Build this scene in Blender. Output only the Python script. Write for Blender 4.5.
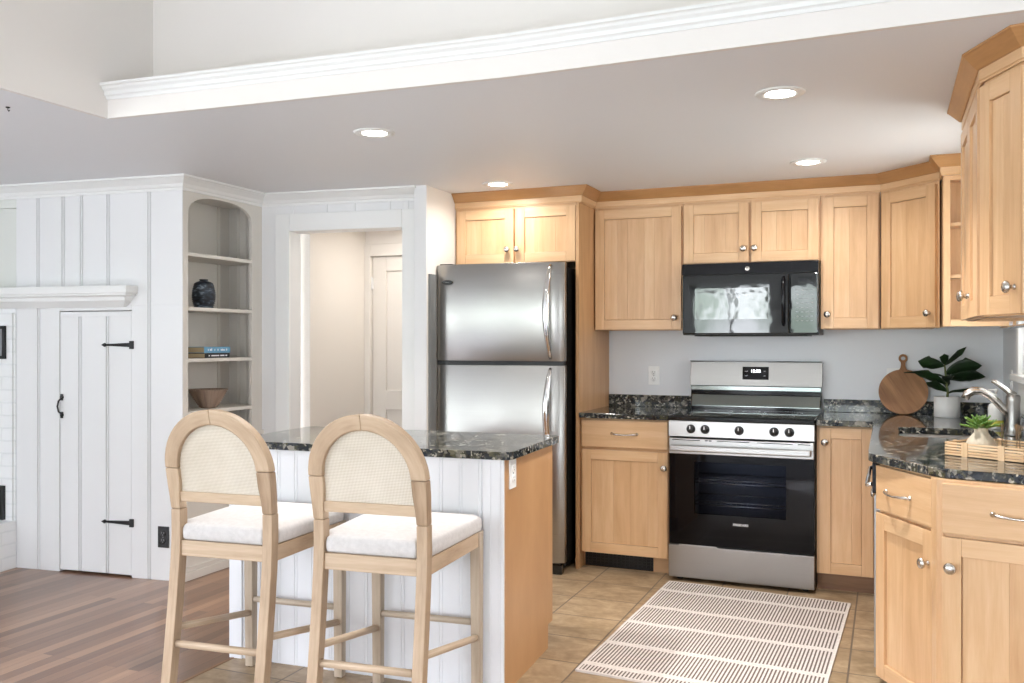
import bpy, bmesh, math, random
from mathutils import Vector, Matrix
C = bpy.context.scene.collection
SC = bpy.context.scene
PI = math.pi
random.seed(7)
for o in list(bpy.data.objects): bpy.data.objects.remove(o)

# ------------------------------------------------------------------ camera
cd = bpy.data.cameras.new('camera'); cam = bpy.data.objects.new('camera', cd); C.objects.link(cam)
cd.sensor_width = 36.0; cd.lens = 904.0/1024*36.0; cd.clip_start = 0.05; cd.clip_end = 100
cam.location = (0, 0, 1.3); cam.rotation_euler = (PI/2, 0, math.atan(376/904))
SC.camera = cam; SC.cycles.transparent_max_bounces = 32
SC.view_settings.view_transform = 'Standard'; SC.view_settings.look = 'None'
SC.view_settings.gamma = 1.0; SC.view_settings.use_curve_mapping = False
SC.view_settings.exposure = 1.76

# ------------------------------------------------------------------ daylight: bright overcast sky over a leafy garden
W = bpy.data.worlds.new('world'); SC.world = W; W.use_nodes = True
nt = W.node_tree; nt.nodes.clear()
out = nt.nodes.new('ShaderNodeOutputWorld'); bg = nt.nodes.new('ShaderNodeBackground')
tc = nt.nodes.new('ShaderNodeTexCoord'); sep = nt.nodes.new('ShaderNodeSeparateXYZ')
nz = nt.nodes.new('ShaderNodeTexNoise'); nz.inputs['Scale'].default_value = 9; nz.inputs['Detail'].default_value = 6
r1 = nt.nodes.new('ShaderNodeValToRGB')
r1.color_ramp.elements[0].position = .38; r1.color_ramp.elements[0].color = (.29, .35, .31, 1)
r1.color_ramp.elements[1].position = .62; r1.color_ramp.elements[1].color = (.85, .87, .92, 1)
r2 = nt.nodes.new('ShaderNodeValToRGB')
r2.color_ramp.elements[0].position = .52; r2.color_ramp.elements[0].color = (0, 0, 0, 1)
r2.color_ramp.elements[1].position = .68; r2.color_ramp.elements[1].color = (1, 1, 1, 1)
mp = nt.nodes.new('ShaderNodeMath'); mp.operation = 'MULTIPLY_ADD'; mp.inputs[1].default_value = .5; mp.inputs[2].default_value = .5
mx = nt.nodes.new('ShaderNodeMix'); mx.data_type = 'RGBA'; mx.inputs[7].default_value = (.96, .94, 1.07, 1)
nt.links.new(tc.outputs['Generated'], sep.inputs[0]); nt.links.new(tc.outputs['Generated'], nz.inputs['Vector'])
nt.links.new(nz.outputs['Fac'], r1.inputs[0]); nt.links.new(sep.outputs['Z'], mp.inputs[0])
nt.links.new(mp.outputs[0], r2.inputs[0]); nt.links.new(r2.outputs[0], mx.inputs[0]); nt.links.new(r1.outputs[0], mx.inputs[6])
nt.links.new(mx.outputs[2], bg.inputs['Color']); nt.links.new(bg.outputs[0], out.inputs[0])
bg.inputs['Strength'].default_value = 5.4

def area(name, loc, rot, sx, sy, power, col=(1, 1, 1), portal=False, shape='RECTANGLE', spread=PI):
    l = bpy.data.lights.new(name, 'AREA'); l.shape = shape; l.size = sx
    if shape in ('RECTANGLE', 'ELLIPSE'): l.size_y = sy
    l.energy = power; l.color = col; l.spread = spread
    if portal: l.cycles.is_portal = True
    o = bpy.data.objects.new(name, l); C.objects.link(o); o.location = loc; o.rotation_euler = rot
    return o
# window openings that let the daylight in (room behind and beside the camera)
ROOM_X0, ROOM_X1, ROOM_Y0, HIGH = -5.6, 2.6, -3.4, 3.3
WIN_BACK = [(-4.9, -3.7, .75, 2.0), (-2.75, -1.55, .55, 2.15), (-1.35, -.15, .55, 2.15)]
WIN_LEFT = [(-2.6, -1.1, .5, 1.95), (-.6, .9, .5, 1.95)]           # y0, y1, z0, z1 in the left wall
WIN_SIDE = [(-2.6, -.9, .3, 2.2)]
WIN_SINK = (3.93, 4.725, 1.15, 2.05)
for a in WIN_BACK: area('window_portal', ((a[0]+a[1])/2, ROOM_Y0-.08, (a[2]+a[3])/2), (PI/2, 0, 0), a[1]-a[0], a[3]-a[2], 1, portal=True)
for a in WIN_LEFT: area('window_portal', (ROOM_X0-.08, (a[0]+a[1])/2, (a[2]+a[3])/2), (PI/2, 0, -PI/2), a[1]-a[0], a[3]-a[2], 1, portal=True)
for a in WIN_SIDE: area('window_portal', (ROOM_X1+.08, (a[0]+a[1])/2, (a[2]+a[3])/2), (PI/2, 0, PI/2), a[1]-a[0], a[3]-a[2], 1, portal=True)
a = WIN_SINK; area('window_portal', (.574+.16, (a[0]+a[1])/2, (a[2]+a[3])/2), (PI/2, 0, PI/2), a[1]-a[0], a[3]-a[2], 1, portal=True)

# ------------------------------------------------------------------ materials
def S(r, g, b):
    f = lambda v: (v/255/12.92) if v/255 <= .04045 else ((v/255+.055)/1.055)**2.4
    return (f(r), f(g), f(b), 1)
class Mt:
    def __init__(s, name):
        s.m = bpy.data.materials.new(name); s.m.use_nodes = True; s.t = s.m.node_tree
        s.b = s.t.nodes['Principled BSDF']
    def n(s, typ, **kw):
        o = s.t.nodes.new(typ)
        for k, v in kw.items(): setattr(o, k, v)
        return o
    def l(s, a, b): s.t.links.new(a, b)
    def ramp(s, fac, stops):
        r = s.n('ShaderNodeValToRGB'); e = r.color_ramp.elements
        while len(e) < len(stops): e.new(.5)
        for i, (p, c) in enumerate(stops): e[i].position = p; e[i].color = c
        s.l(fac, r.inputs[0]); return r.outputs[0]
    def noise(s, vec, scale, detail=3, rough=.5, dist=0):
        n = s.n('ShaderNodeTexNoise'); n.inputs['Scale'].default_value = scale; n.inputs['Detail'].default_value = detail
        n.inputs['Roughness'].default_value = rough; n.inputs['Distortion'].default_value = dist
        if vec is not None: s.l(vec, n.inputs['Vector'])
        return n.outputs['Fac']
    def mapping(s, vec, scale, loc=(0, 0, 0), rot=(0, 0, 0)):
        m = s.n('ShaderNodeMapping'); m.inputs['Scale'].default_value = scale; m.inputs['Location'].default_value = loc; m.inputs['Rotation'].default_value = rot
        s.l(vec, m.inputs['Vector']); return m.outputs[0]
    def mix(s, fac, a, b, mode='MIX'):
        m = s.n('ShaderNodeMix'); m.data_type = 'RGBA'; m.blend_type = mode
        for i, v in ((0, fac), (6, a), (7, b)):
            if hasattr(v, 'is_output'): s.l(v, m.inputs[i])
            else: m.inputs[i].default_value = v
        return m.outputs[2]
    def math(s, op, a, b=0, c=0):
        m = s.n('ShaderNodeMath'); m.operation = op
        for i, v in enumerate((a, b, c)):
            if hasattr(v, 'is_output'): s.l(v, m.inputs[i])
            else: m.inputs[i].default_value = v
        return m.outputs[0]
    def bump(s, h, strength, dist=.002):
        b = s.n('ShaderNodeBump'); b.inputs['Strength'].default_value = strength; b.inputs['Distance'].default_value = dist
        s.l(h, b.inputs['Height']); s.l(b.outputs[0], s.b.inputs['Normal'])
    def set(s, **kw):
        for k, v in kw.items(): s.b.inputs[k.replace('_', ' ')].default_value = v
        return s
    def obj(s): return s.n('ShaderNodeTexCoord').outputs['Object']
    def uv(s): return s.n('ShaderNodeTexCoord').outputs['UV']

def paint(name, col, rough=.55, bump=.04):
    m = Mt(name); n = m.noise(m.obj(), 1.3, 2)
    c = m.mix(n, tuple(v*.985 for v in col[:3])+(1,), col); m.l(c, m.b.inputs['Base Color'])
    m.set(Roughness=rough); m.bump(m.noise(m.obj(), 160, 2), bump, .001); return m.m

def wood(name, dark, mid, light, rough=.38, gs=1.0, var=.5, coat=0.0):
    m = Mt(name); uv = m.uv(); geo = m.n('ShaderNodeNewGeometry'); rnd = geo.outputs['Random Per Island']
    off = m.n('ShaderNodeCombineXYZ'); m.l(m.math('MULTIPLY', rnd, 37.0), off.inputs[0]); m.l(m.math('MULTIPLY', rnd, 91.0), off.inputs[1])
    va = m.n('ShaderNodeVectorMath'); va.operation = 'ADD'; m.l(uv, va.inputs[0]); m.l(off.outputs[0], va.inputs[1])
    g = m.noise(m.mapping(va.outputs[0], (2.2*gs, 38*gs, 1)), 1.0, 5, .6, .6)
    blotch = m.noise(m.mapping(va.outputs[0], (2.5, 9, 1)), 1.3, 3, .5)
    fine = m.noise(m.mapping(va.outputs[0], (14, 260, 1)), 1.0, 2)
    f = m.math('ADD', m.math('MULTIPLY', g, .55), m.math('MULTIPLY', blotch, .30))
    f = m.math('ADD', f, m.math('MULTIPLY', fine, .15))
    f = m.math('ADD', f, m.math('MULTIPLY', m.math('SUBTRACT', rnd, .5), var*.35))
    c = m.ramp(f, [(.30, dark), (.52, mid), (.72, light)])
    m.l(c, m.b.inputs['Base Color']); m.set(Roughness=rough, Coat_Weight=coat, Coat_Roughness=.2)
    m.bump(fine, .08, .0006); return m.m

def plain(name, col, rough=.4, metal=0.0, **kw):
    m = Mt(name); n = m.noise(m.obj(), 25, 2)
    m.l(m.mix(n, tuple(v*.95 for v in col[:3])+(1,), col), m.b.inputs['Base Color'])
    m.set(Roughness=rough, Metallic=metal, **kw); return m.m

def steel(name, col=(.39, .378, .362, 1), rough=.28, axis=(2, 2, 700), wavy=.25):
    m = Mt(name); o = m.obj(); n = m.noise(m.mapping(o, axis), 1.0, 3)
    m.l(m.ramp(n, [(.3, tuple(v*.95 for v in col[:3])+(1,)), (.7, col)]), m.b.inputs['Base Color'])
    m.l(m.math('MULTIPLY_ADD', n, .05, rough-.02), m.b.inputs['Roughness']); m.set(Metallic=1.0)
    w = m.noise(m.mapping(o, (3.2, 3.2, 1.6)), 1.0, 1)
    m.bump(m.math('MULTIPLY', w, 6.0), wavy, .004); return m.m

M = {}
M['wall_white'] = paint('white_wall_paint', S(232, 233, 231))
M['wall_grey'] = paint('pale_grey_wall_paint', S(232, 234, 237))
M['wall_warm'] = paint('warm_white_wall_paint', S(231, 225, 217))
M['upper'] = paint('upper_wall_paint', S(228, 223, 218))
M['panel'] = paint('white_panel_paint', S(226, 226, 226), .4)
M['sage'] = paint('pale_sage_paint', S(218, 220, 214), .5)
M['trim'] = paint('white_trim_paint', S(230, 230, 228), .35, .02)
M['ceiling'] = paint('ceiling_paint', S(227, 228, 230), .5)
M['shelf_in'] = paint('bookcase_paint', S(214, 209, 201), .45)
M['island_paint'] = paint('island_paint', S(232, 234, 238), .4)
M['maple'] = wood('maple_cabinet_wood', S(200, 156, 112), S(216, 175, 131), S(228, 192, 150), .38, .8, .45, .15)
M['maple_panel'] = wood('maple_panel_wood', S(178, 134, 92), S(196, 151, 106), S(208, 166, 122), .4, .7, .2, .1)
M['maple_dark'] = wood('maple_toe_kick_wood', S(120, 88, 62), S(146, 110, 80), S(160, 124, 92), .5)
M['crown_wood'] = wood('maple_crown_wood', S(158, 112, 68), S(178, 130, 82), S(192, 146, 98), .4, 1, .2, .2)
M['ash'] = wood('pale_ash_wood', S(148, 122, 96), S(186, 161, 134), S(208, 186, 160), .5, 1.1, 1.1)
M['ash_grey'] = wood('grey_ash_wood', S(156, 138, 118), S(184, 168, 148), S(200, 186, 168), .5, 1.3, .4)  # greyer ash tone for the front legs and front stretcher
M['acacia'] = wood('acacia_board_wood', S(116, 76, 44), S(172, 124, 80), S(208, 166, 120), .42, .5, .9)
M['tray_wood'] = wood('pale_slat_wood', S(196, 158, 116), S(222, 188, 148), S(236, 208, 172), .5)
M['steel'] = steel('brushed_steel')
M['steel_h'] = steel('brushed_steel_horizontal', (.50, .495, .49, 1), .33, (2, 2, 600), .12)
M['dark_steel'] = plain('dark_polished_steel', (.26, .29, .28, 1), .16, 1.0)
M['nickel'] = plain('satin_nickel', (.60, .57, .53, 1), .24, 1.0)
M['chrome'] = plain('polished_chrome', (.80, .80, .80, 1), .10, 1.0)
M['black_metal'] = plain('black_iron', (.012, .012, .013, 1), .5)
M['black_plastic'] = plain('black_plastic', (.012, .012, .013, 1), .35)
M['black_gloss'] = plain('black_gloss', (.004, .004, .006, 1), .08, 0.0, Specular_IOR_Level=.3)
M['fridge_side'] = plain('fridge_side_black', (.014, .013, .012, 1), .09)
M['grey_strip'] = plain('grey_strip_paint', (.18, .18, .175, 1), .5)
M['white_plastic'] = plain('white_plastic', (.93, .93, .92, 1), .3)
M['grey_mark'] = plain('grey_marking', (.30, .30, .31, 1), .5)
M['white_mark'] = plain('white_marking', (.85, .86, .88, 1), .5)
M['white_ceramic'] = plain('white_ceramic', (.80, .80, .79, 1), .4)
M['clay_vase'] = paint('beige_vase_clay', S(196, 186, 166), .7, .3)
M['soil'] = plain('soil', (.05, .035, .025, 1), .9)
M['stem'] = plain('plant_stem', (.12, .15, .05, 1), .6)
M['rubber'] = plain('glide_rubber', (.05, .05, .05, 1), .6)

def m_granite():
    m = Mt('polished_granite'); o = m.obj()
    flow = m.noise(m.mapping(o, (6, 6, 6)), 1.0, 4, .6, 1.5)
    mix = m.n('ShaderNodeVectorMath'); mix.operation = 'MULTIPLY_ADD'
    cmb = m.n('ShaderNodeCombineXYZ'); m.l(flow, cmb.inputs[0]); m.l(flow, cmb.inputs[1])
    m.l(cmb.outputs[0], mix.inputs[0]); mix.inputs[1].default_value = (.12, .12, .12); m.l(o, mix.inputs[2])
    v = m.n('ShaderNodeTexVoronoi'); v.inputs['Scale'].default_value = 105; m.l(mix.outputs[0], v.inputs['Vector'])
    v2 = m.n('ShaderNodeTexVoronoi'); v2.inputs['Scale'].default_value = 44; m.l(mix.outputs[0], v2.inputs['Vector'])
    sepc = m.n('ShaderNodeSeparateColor'); m.l(v.outputs['Color'], sepc.inputs[0])
    sepd = m.n('ShaderNodeSeparateColor'); m.l(v2.outputs['Color'], sepd.inputs[0])
    base = m.ramp(sepc.outputs[0], [(.0, S(16, 20, 26)), (.45, S(36, 42, 50)), (.62, S(72, 74, 58)), (.78, S(30, 34, 44)), (.86, S(120, 116, 104)), (.95, S(190, 184, 170))])
    big = m.ramp(sepd.outputs[1], [(.0, S(18, 22, 28)), (.5, S(50, 56, 62)), (.72, S(84, 82, 56)), (.88, S(150, 146, 136))])
    c = m.mix(m.ramp(flow, [(.42, (0, 0, 0, 1)), (.62, (1, 1, 1, 1))]), base, big)
    m.l(c, m.b.inputs['Base Color']); m.set(Roughness=.07, Specular_IOR_Level=.42, Coat_Weight=.05, Coat_Roughness=.04); return m.m
M['granite'] = m_granite()

def m_tile():
    m = Mt('tan_floor_tile'); o = m.obj(); br = m.n('ShaderNodeTexBrick'); br.offset = 0; br.squash = 1
    v = m.mapping(o, (1, 1, 1), (1.482, -4.68, 0)); m.l(v, br.inputs['Vector'])
    br.inputs['Scale'].default_value = 1; br.inputs['Mortar Size'].default_value = .0045; br.inputs['Mortar Smooth'].default_value = .3
    br.inputs['Brick Width'].default_value = .3345; br.inputs['Row Height'].default_value = .302
    br.inputs['Color1'].default_value = (0, 0, 0, 1); br.inputs['Color2'].default_value = (1, 1, 1, 1); br.inputs['Bias'].default_value = 0
    cell = m.n('ShaderNodeSeparateColor'); m.l(br.outputs['Color'], cell.inputs[0])
    cl = m.noise(m.mapping(o, (4.5, 7, 1)), 1.6, 5, .62, .6); f2 = m.noise(o, 38, 3)
    f = m.math('ADD', m.math('MULTIPLY', cl, .75), m.math('MULTIPLY', f2, .2))
    f = m.math('ADD', f, m.math('MULTIPLY', cell.outputs[0], .07))
    c = m.ramp(f, [(.32, S(132, 110, 82)), (.52, S(165, 141, 111)), (.70, S(190, 167, 136))])
    c = m.mix(br.outputs['Fac'], c, S(112, 98, 84)); m.l(c, m.b.inputs['Base Color'])
    m.set(Roughness=.42); m.bump(m.math('SUBTRACT', m.math('MULTIPLY', f2, .2), br.outputs['Fac']), .5, .002); return m.m
M['tile'] = m_tile()

def m_planks():
    m = Mt('oak_plank_floor'); o = m.obj(); br = m.n('ShaderNodeTexBrick'); br.offset = .37; br.offset_frequency = 2
    v = m.mapping(o, (1, 1, 1), (0, 0, 0), (0, 0, PI/2)); m.l(v, br.inputs['Vector'])
    br.inputs['Scale'].default_value = 1; br.inputs['Mortar Size'].default_value = .0009; br.inputs['Mortar Smooth'].default_value = .2
    br.inputs['Brick Width'].default_value = 1.15; br.inputs['Row Height'].default_value = .058
    br.inputs['Color1'].default_value = (0, 0, 0, 1); br.inputs['Color2'].default_value = (1, 1, 1, 1)
    cell = m.n('ShaderNodeSeparateColor'); m.l(br.outputs['Color'], cell.inputs[0])
    off = m.n('ShaderNodeCombineXYZ'); m.l(m.math('MULTIPLY', cell.outputs[0], 23.0), off.inputs[1])
    va = m.n('ShaderNodeVectorMath'); va.operation = 'ADD'; m.l(o, va.inputs[0]); m.l(off.outputs[0], va.inputs[1])
    g = m.noise(m.mapping(va.outputs[0], (60, 2.4, 1)), 1.0, 4, .6, .4)
    f = m.math('ADD', m.math('MULTIPLY', cell.outputs[0], .62), m.math('MULTIPLY', g, .40))
    c = m.ramp(f, [(.15, S(98, 68, 50)), (.45, S(126, 92, 70)), (.72, S(148, 112, 86)), (.92, S(170, 132, 100))])
    c = m.mix(m.math('MULTIPLY', br.outputs['Fac'], .75), c, S(70, 44, 30)); m.l(c, m.b.inputs['Base Color'])
    m.set(Roughness=.30, Coat_Weight=.35, Coat_Roughness=.22); m.bump(m.math('SUBTRACT', m.math('MULTIPLY', g, .2), br.outputs['Fac']), .25, .001); return m.m
M['planks'] = m_planks()

def m_brick():
    m = Mt('white_painted_brick'); o = m.obj(); sx = m.n('ShaderNodeSeparateXYZ'); m.l(o, sx.inputs[0])
    cb = m.n('ShaderNodeCombineXYZ'); m.l(m.math('ADD', sx.outputs[0], sx.outputs[1]), cb.inputs[0]); m.l(sx.outputs[2], cb.inputs[1])
    br = m.n('ShaderNodeTexBrick'); m.l(cb.outputs[0], br.inputs['Vector']); br.inputs['Scale'].default_value = 1
    br.inputs['Mortar Size'].default_value = .007; br.inputs['Mortar Smooth'].default_value = .6; br.inputs['Brick Width'].default_value = .21; br.inputs['Row Height'].default_value = .073
    m.l(m.mix(br.outputs['Fac'], S(232, 233, 233), S(224, 226, 226)), m.b.inputs['Base Color']); m.set(Roughness=.5)
    m.bump(m.math('SUBTRACT', 1.0, br.outputs['Fac']), .35, .003); return m.m
M['brick'] = m_brick()

def m_fabric(name, c1, c2, scale=900, rough=.9):
    m = Mt(name); o = m.obj(); w = m.noise(m.mapping(o, (scale, scale*.6, scale)), 1.0, 1); b = m.noise(o, 60, 3)
    f = m.math('ADD', m.math('MULTIPLY', w, .6), m.math('MULTIPLY', b, .4))
    m.l(m.ramp(f, [(.3, c1), (.7, c2)]), m.b.inputs['Base Color']); m.set(Roughness=rough, Sheen_Weight=.2); m.bump(w, .3, .001); return m.m
M['bounce_carpet'] = m_fabric('pale_bounce_carpet', S(206, 208, 214), S(224, 226, 232), 300)
M['linen'] = m_fabric('oatmeal_linen', S(188, 184, 182), S(216, 212, 210))

def m_cane():
    m = Mt('woven_cane'); o = m.obj(); s = m.n('ShaderNodeSeparateXYZ'); m.l(o, s.inputs[0])
    a = m.math('SINE', m.math('MULTIPLY', m.math('ADD', s.outputs[0], s.outputs[2]), 620.0)); b = m.math('SINE', m.math('MULTIPLY', m.math('SUBTRACT', s.outputs[0], s.outputs[2]), 620.0))
    w = m.math('MULTIPLY', a, b); n = m.noise(m.mapping(o, (9, 9, 9)), 1.0, 2)
    m.l(m.ramp(m.math('ADD', m.math('MULTIPLY', w, .45), m.math('MULTIPLY_ADD', n, .5, .25)), [(.3, S(196, 184, 164)), (.7, S(238, 230, 216))]), m.b.inputs['Base Color'])
    m.set(Roughness=.7, Alpha=.72); m.bump(w, .3, .001); return m.m
M['cane'] = m_cane()

def m_rug():                     # cream flat weave, dark dashes in cross bands
    m = Mt('woven_rug'); u = m.uv(); s = m.n('ShaderNodeSeparateXYZ'); m.l(u, s.inputs[0])
    x, y = s.outputs[0], s.outputs[1]
    dash = m.math('GREATER_THAN', m.math('FRACT', m.math('MULTIPLY', x, 62.0)), .54)
    edge = m.math('MULTIPLY', m.math('GREATER_THAN', x, .012), m.math('LESS_THAN', x, .988))
    f = m.math('MULTIPLY', dash, edge)
    f = m.math('MULTIPLY', f, m.math('MULTIPLY', m.math('GREATER_THAN', y, .008), m.math('LESS_THAN', y, .992)))
    for p in (.062, .255, .47, .655, .872):
        d = m.math('ABSOLUTE', m.math('SUBTRACT', y, p)); f = m.math('MULTIPLY', f, m.math('GREATER_THAN', d, .014))
    n = m.noise(m.mapping(u, (30, 120, 1)), 1.0, 2)
    c = m.mix(f, m.ramp(n, [(.3, S(210, 202, 195)), (.7, S(230, 222, 216))]), S(108, 95, 88)); m.l(c, m.b.inputs['Base Color'])
    m.set(Roughness=.95); m.bump(m.math('SUBTRACT', n, f), .6, .003); return m.m
M['rug'] = m_rug()

def m_glass(name, tint=(1, 1, 1, 1), trans=.9, rough=.03, spec=.5):
    m = Mt(name); t = m.n('ShaderNodeBsdfTransparent'); t.inputs[0].default_value = tint
    g = m.n('ShaderNodeBsdfGlossy'); g.inputs['Roughness'].default_value = rough
    f = m.n('ShaderNodeLayerWeight'); f.inputs[0].default_value = .16
    x = m.n('ShaderNodeMixShader'); m.l(m.math('MULTIPLY', f.outputs[0], .55), x.inputs[0]); m.l(t.outputs[0], x.inputs[1]); m.l(g.outputs[0], x.inputs[2])
    o = [n for n in m.t.nodes if n.type == 'OUTPUT_MATERIAL'][0]; m.l(x.outputs[0], o.inputs[0]); return m.m
M['glass'] = m_glass('clear_glass', (.97, .98, .98, 1))
M['oven_glass'] = m_glass('dark_oven_glass', (.62, .64, .70, 1), rough=.02)
def m_mw():                      # microwave door: glossy black plastic with a slightly rippled face
    m = Mt('rippled_black_gloss'); m.set(Base_Color=(.006, .007, .008, 1), Roughness=.03, Specular_IOR_Level=.62)
    m.bump(m.noise(m.obj(), 12, 1, .4), .07, .004); return m.m
M['mw_gloss'] = m_mw()
def m_mww():
    m = Mt('microwave_window_screen'); n = m.noise(m.obj(), 900, 1)
    m.l(m.ramp(n, [(.3, (.045, .052, .05, 1)), (.7, (.07, .08, .075, 1))]), m.b.inputs['Base Color'])
    m.set(Roughness=.04, Specular_IOR_Level=.9); m.bump(m.noise(m.obj(), 18, 1, .4), .11, .004); return m.m
M['mw_window'] = m_mww()
M['oven_black'] = plain('oven_door_black', (.003, .003, .004, 1), .05, 0.0, Specular_IOR_Level=.2)
M['enamel'] = plain('grey_oven_enamel', (.16, .17, .20, 1), .3)
M['cooktop'] = plain('ceramic_cooktop', (.006, .007, .008, 1), .05)
def m_emit(name, col, st):
    m = Mt(name); m.set(Base_Color=(.9, .9, .9, 1), Emission_Color=col, Emission_Strength=st); return m.m
M['lamp'] = m_emit('lit_lamp_lens', (1, .97, .92, 1), 12)
M['digits'] = m_emit('lit_clock_digits', (.9, .95, 1, 1), 1.6)
def m_leaf(name, a, b):
    m = Mt(name); n = m.noise(m.obj(), 14, 3); m.l(m.ramp(n, [(.3, a), (.7, b)]), m.b.inputs['Base Color']); m.set(Roughness=.42)
    m.bump(m.noise(m.mapping(m.obj(), (40, 40, 40)), 1, 2), .3, .002); return m.m
M['leaf'] = m_leaf('dark_green_leaf', S(15, 30, 16), S(36, 62, 28))
M['succulent'] = m_leaf('light_green_leaf', S(84, 124, 50), S(136, 170, 82))
def m_vase():
    m = Mt('ribbed_navy_glaze'); o = m.obj(); n = m.noise(m.mapping(o, (28, 28, 60)), 1, 4)
    m.l(m.ramp(n, [(.40, S(20, 25, 33)), (.56, S(52, 62, 76)), (.66, S(128, 142, 154))]), m.b.inputs['Base Color']); m.set(Roughness=.45); m.bump(n, .4, .003); return m.m
M['navy'] = m_vase()
M['rattan'] = wood('woven_brown_fibre', S(96, 76, 64), S(142, 120, 104), S(168, 148, 130), .8, 2, .3)
M['book_blue'] = plain('blue_book_cloth', S(104, 158, 190), .6); M['book_black'] = plain('black_book_cloth', S(24, 24, 26), .5)
M['pages'] = paint('book_pages', S(196, 176, 140), .9, .2)
M['soap'] = plain('white_soap_bottle', (.80, .80, .78, 1), .3); M['soap_label'] = plain('yellow_label', S(206, 200, 84), .5)

# ------------------------------------------------------------------ mesh helper
class MB:
    def __init__(s):
        s.bm = bmesh.new(); s.uvl = s.bm.loops.layers.uv.new('UVMap'); s.M = Matrix.Identity(4)
    def _v(s, p): return s.bm.verts.new(s.M @ Vector(p))
    def _f(s, vs, pts, g, m, sm=False):
        try: f = s.bm.faces.new(vs)
        except ValueError: return None
        f.material_index = m; f.smooth = sm
        for lp, p in zip(f.loops, pts):
            if g == 'x': uv = (p[0], p[1]+p[2])
            elif g == 'y': uv = (p[1], p[0]+p[2])
            elif g == 'z': uv = (p[2], p[0]+p[1])
            else: uv = g(p)
            lp[s.uvl].uv = uv
        return f
    def box(s, x0, x1, y0, y1, z0, z1, m=0, g=None):
        x0, x1 = min(x0, x1), max(x0, x1); y0, y1 = min(y0, y1), max(y0, y1); z0, z1 = min(z0, z1), max(z0, z1)
        if g is None:
            d = (x1-x0, y1-y0, z1-z0); g = 'xyz'[d.index(max(d))]
        P = [(x, y, z) for z in (z0, z1) for x, y in ((x0, y0), (x1, y0), (x1, y1), (x0, y1))]
        V = [s._v(p) for p in P]
        for q in ((3, 2, 1, 0), (4, 5, 6, 7), (0, 1, 5, 4), (1, 2, 6, 5), (2, 3, 7, 6), (3, 0, 4, 7)):
            s._f([V[i] for i in q], [P[i] for i in q], g, m)
        return s
    def prism(s, poly, z0, z1, m=0, g='z', sm=False):
        n = len(poly); A = [(x, y, z0) for x, y in poly]; B = [(x, y, z1) for x, y in poly]
        VA = [s._v(p) for p in A]; VB = [s._v(p) for p in B]
        for i in range(n):
            j = (i+1) % n; s._f([VA[i], VA[j], VB[j], VB[i]], [A[i], A[j], B[j], B[i]], g, m, sm)
        s._f(list(reversed(VA)), list(reversed(A)), g, m); s._f(VB, B, g, m); return s
    def rings(s, R, m=0, closed_ends=True, g=None, sm=True, loop=False):
        vs = [[s._v(p) for p in r] for r in R]; n = len(R[0]); acc = 0; L = [0]
        for i in range(1, len(R)): acc += (Vector(R[i][0])-Vector(R[i-1][0])).length; L.append(acc)
        cnt = len(R) if loop else len(R)-1
        for i in range(cnt):
            k = (i+1) % len(R)
            for j in range(n):
                jj = (j+1) % n
                f = s._f([vs[i][j], vs[i][jj], vs[k][jj], vs[k][j]], [R[i][j], R[i][jj], R[k][jj], R[k][j]], 'z', m, sm)
                if f:
                    u0 = L[i]; u1 = L[i+1] if i+1 < len(L) else L[i]+.01; w = .02
                    for lp, uv in zip(f.loops, ((u0, j*w), (u0, j*w+w), (u1, j*w+w), (u1, j*w))): lp[s.uvl].uv = uv
        if closed_ends and not loop:
            s._f(list(reversed(vs[0])), list(reversed(R[0])), 'x', m); s._f(vs[-1], R[-1], 'x', m)
        return s
    def lathe(s, prof, c=(0, 0, 0), m=0, n=24, axis='z', sm=True):
        R = []
        for r, h in prof:
            r = max(r, .0004); ring = []
            for k in range(n):
                a = 2*PI*k/n; x, y = r*math.cos(a), r*math.sin(a)
                if axis == 'z': p = (c[0]+x, c[1]+y, c[2]+h)
                elif axis == 'y': p = (c[0]+x, c[1]-h, c[2]+y)     # height runs toward the viewer (-y)
                else: p = (c[0]+h, c[1]+x, c[2]+y)
                ring.append(p)
            R.append(ring)
        return s.rings(R, m, True, sm=sm)
    def tube(s, pts, r, m=0, n=10, sm=True, flat=1.0):
        pts = [Vector(p) for p in pts]; R = []; up = Vector((0, 0, 1)); prev = None
        for i, p in enumerate(pts):
            d = (pts[min(i+1, len(pts)-1)]-pts[max(i-1, 0)]).normalized()
            if prev is None:
                a = d.cross(up)
                if a.length < .1: a = d.cross(Vector((0, 1, 0)))
                a.normalize()
            else: a = (prev - d*prev.dot(d)).normalized()
            prev = a; b = d.cross(a); rr = r[i] if isinstance(r, (list, tuple)) else r
            R.append([tuple(p + a*rr*math.cos(2*PI*k/n) + b*rr*flat*math.sin(2*PI*k/n)) for k in range(n)])
        return s.rings(R, m, True, sm=sm)
    def sweep_profile(s, path, prof, m=0, side=1):
        """profile (offset, z) carried along a horizontal path with mitred corners; side=1 puts the offset on the right of the path"""
        P = [Vector((p[0], p[1])) for p in path]; R = []
        for i, p in enumerate(P):
            ns = []
            if i > 0: d = (P[i]-P[i-1]).normalized(); ns.append(Vector((d.y, -d.x))*side)
            if i < len(P)-1: d = (P[i+1]-P[i]).normalized(); ns.append(Vector((d.y, -d.x))*side)
            if len(ns) == 2:
                b = (ns[0]+ns[1]).normalized(); n = b/max(.2, b.dot(ns[0]))
            else: n = ns[0]
            R.append([(p.x+n.x*o, p.y+n.y*o, z) for o, z in prof])
        return s.rings(R, m, True, sm=False)
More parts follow.
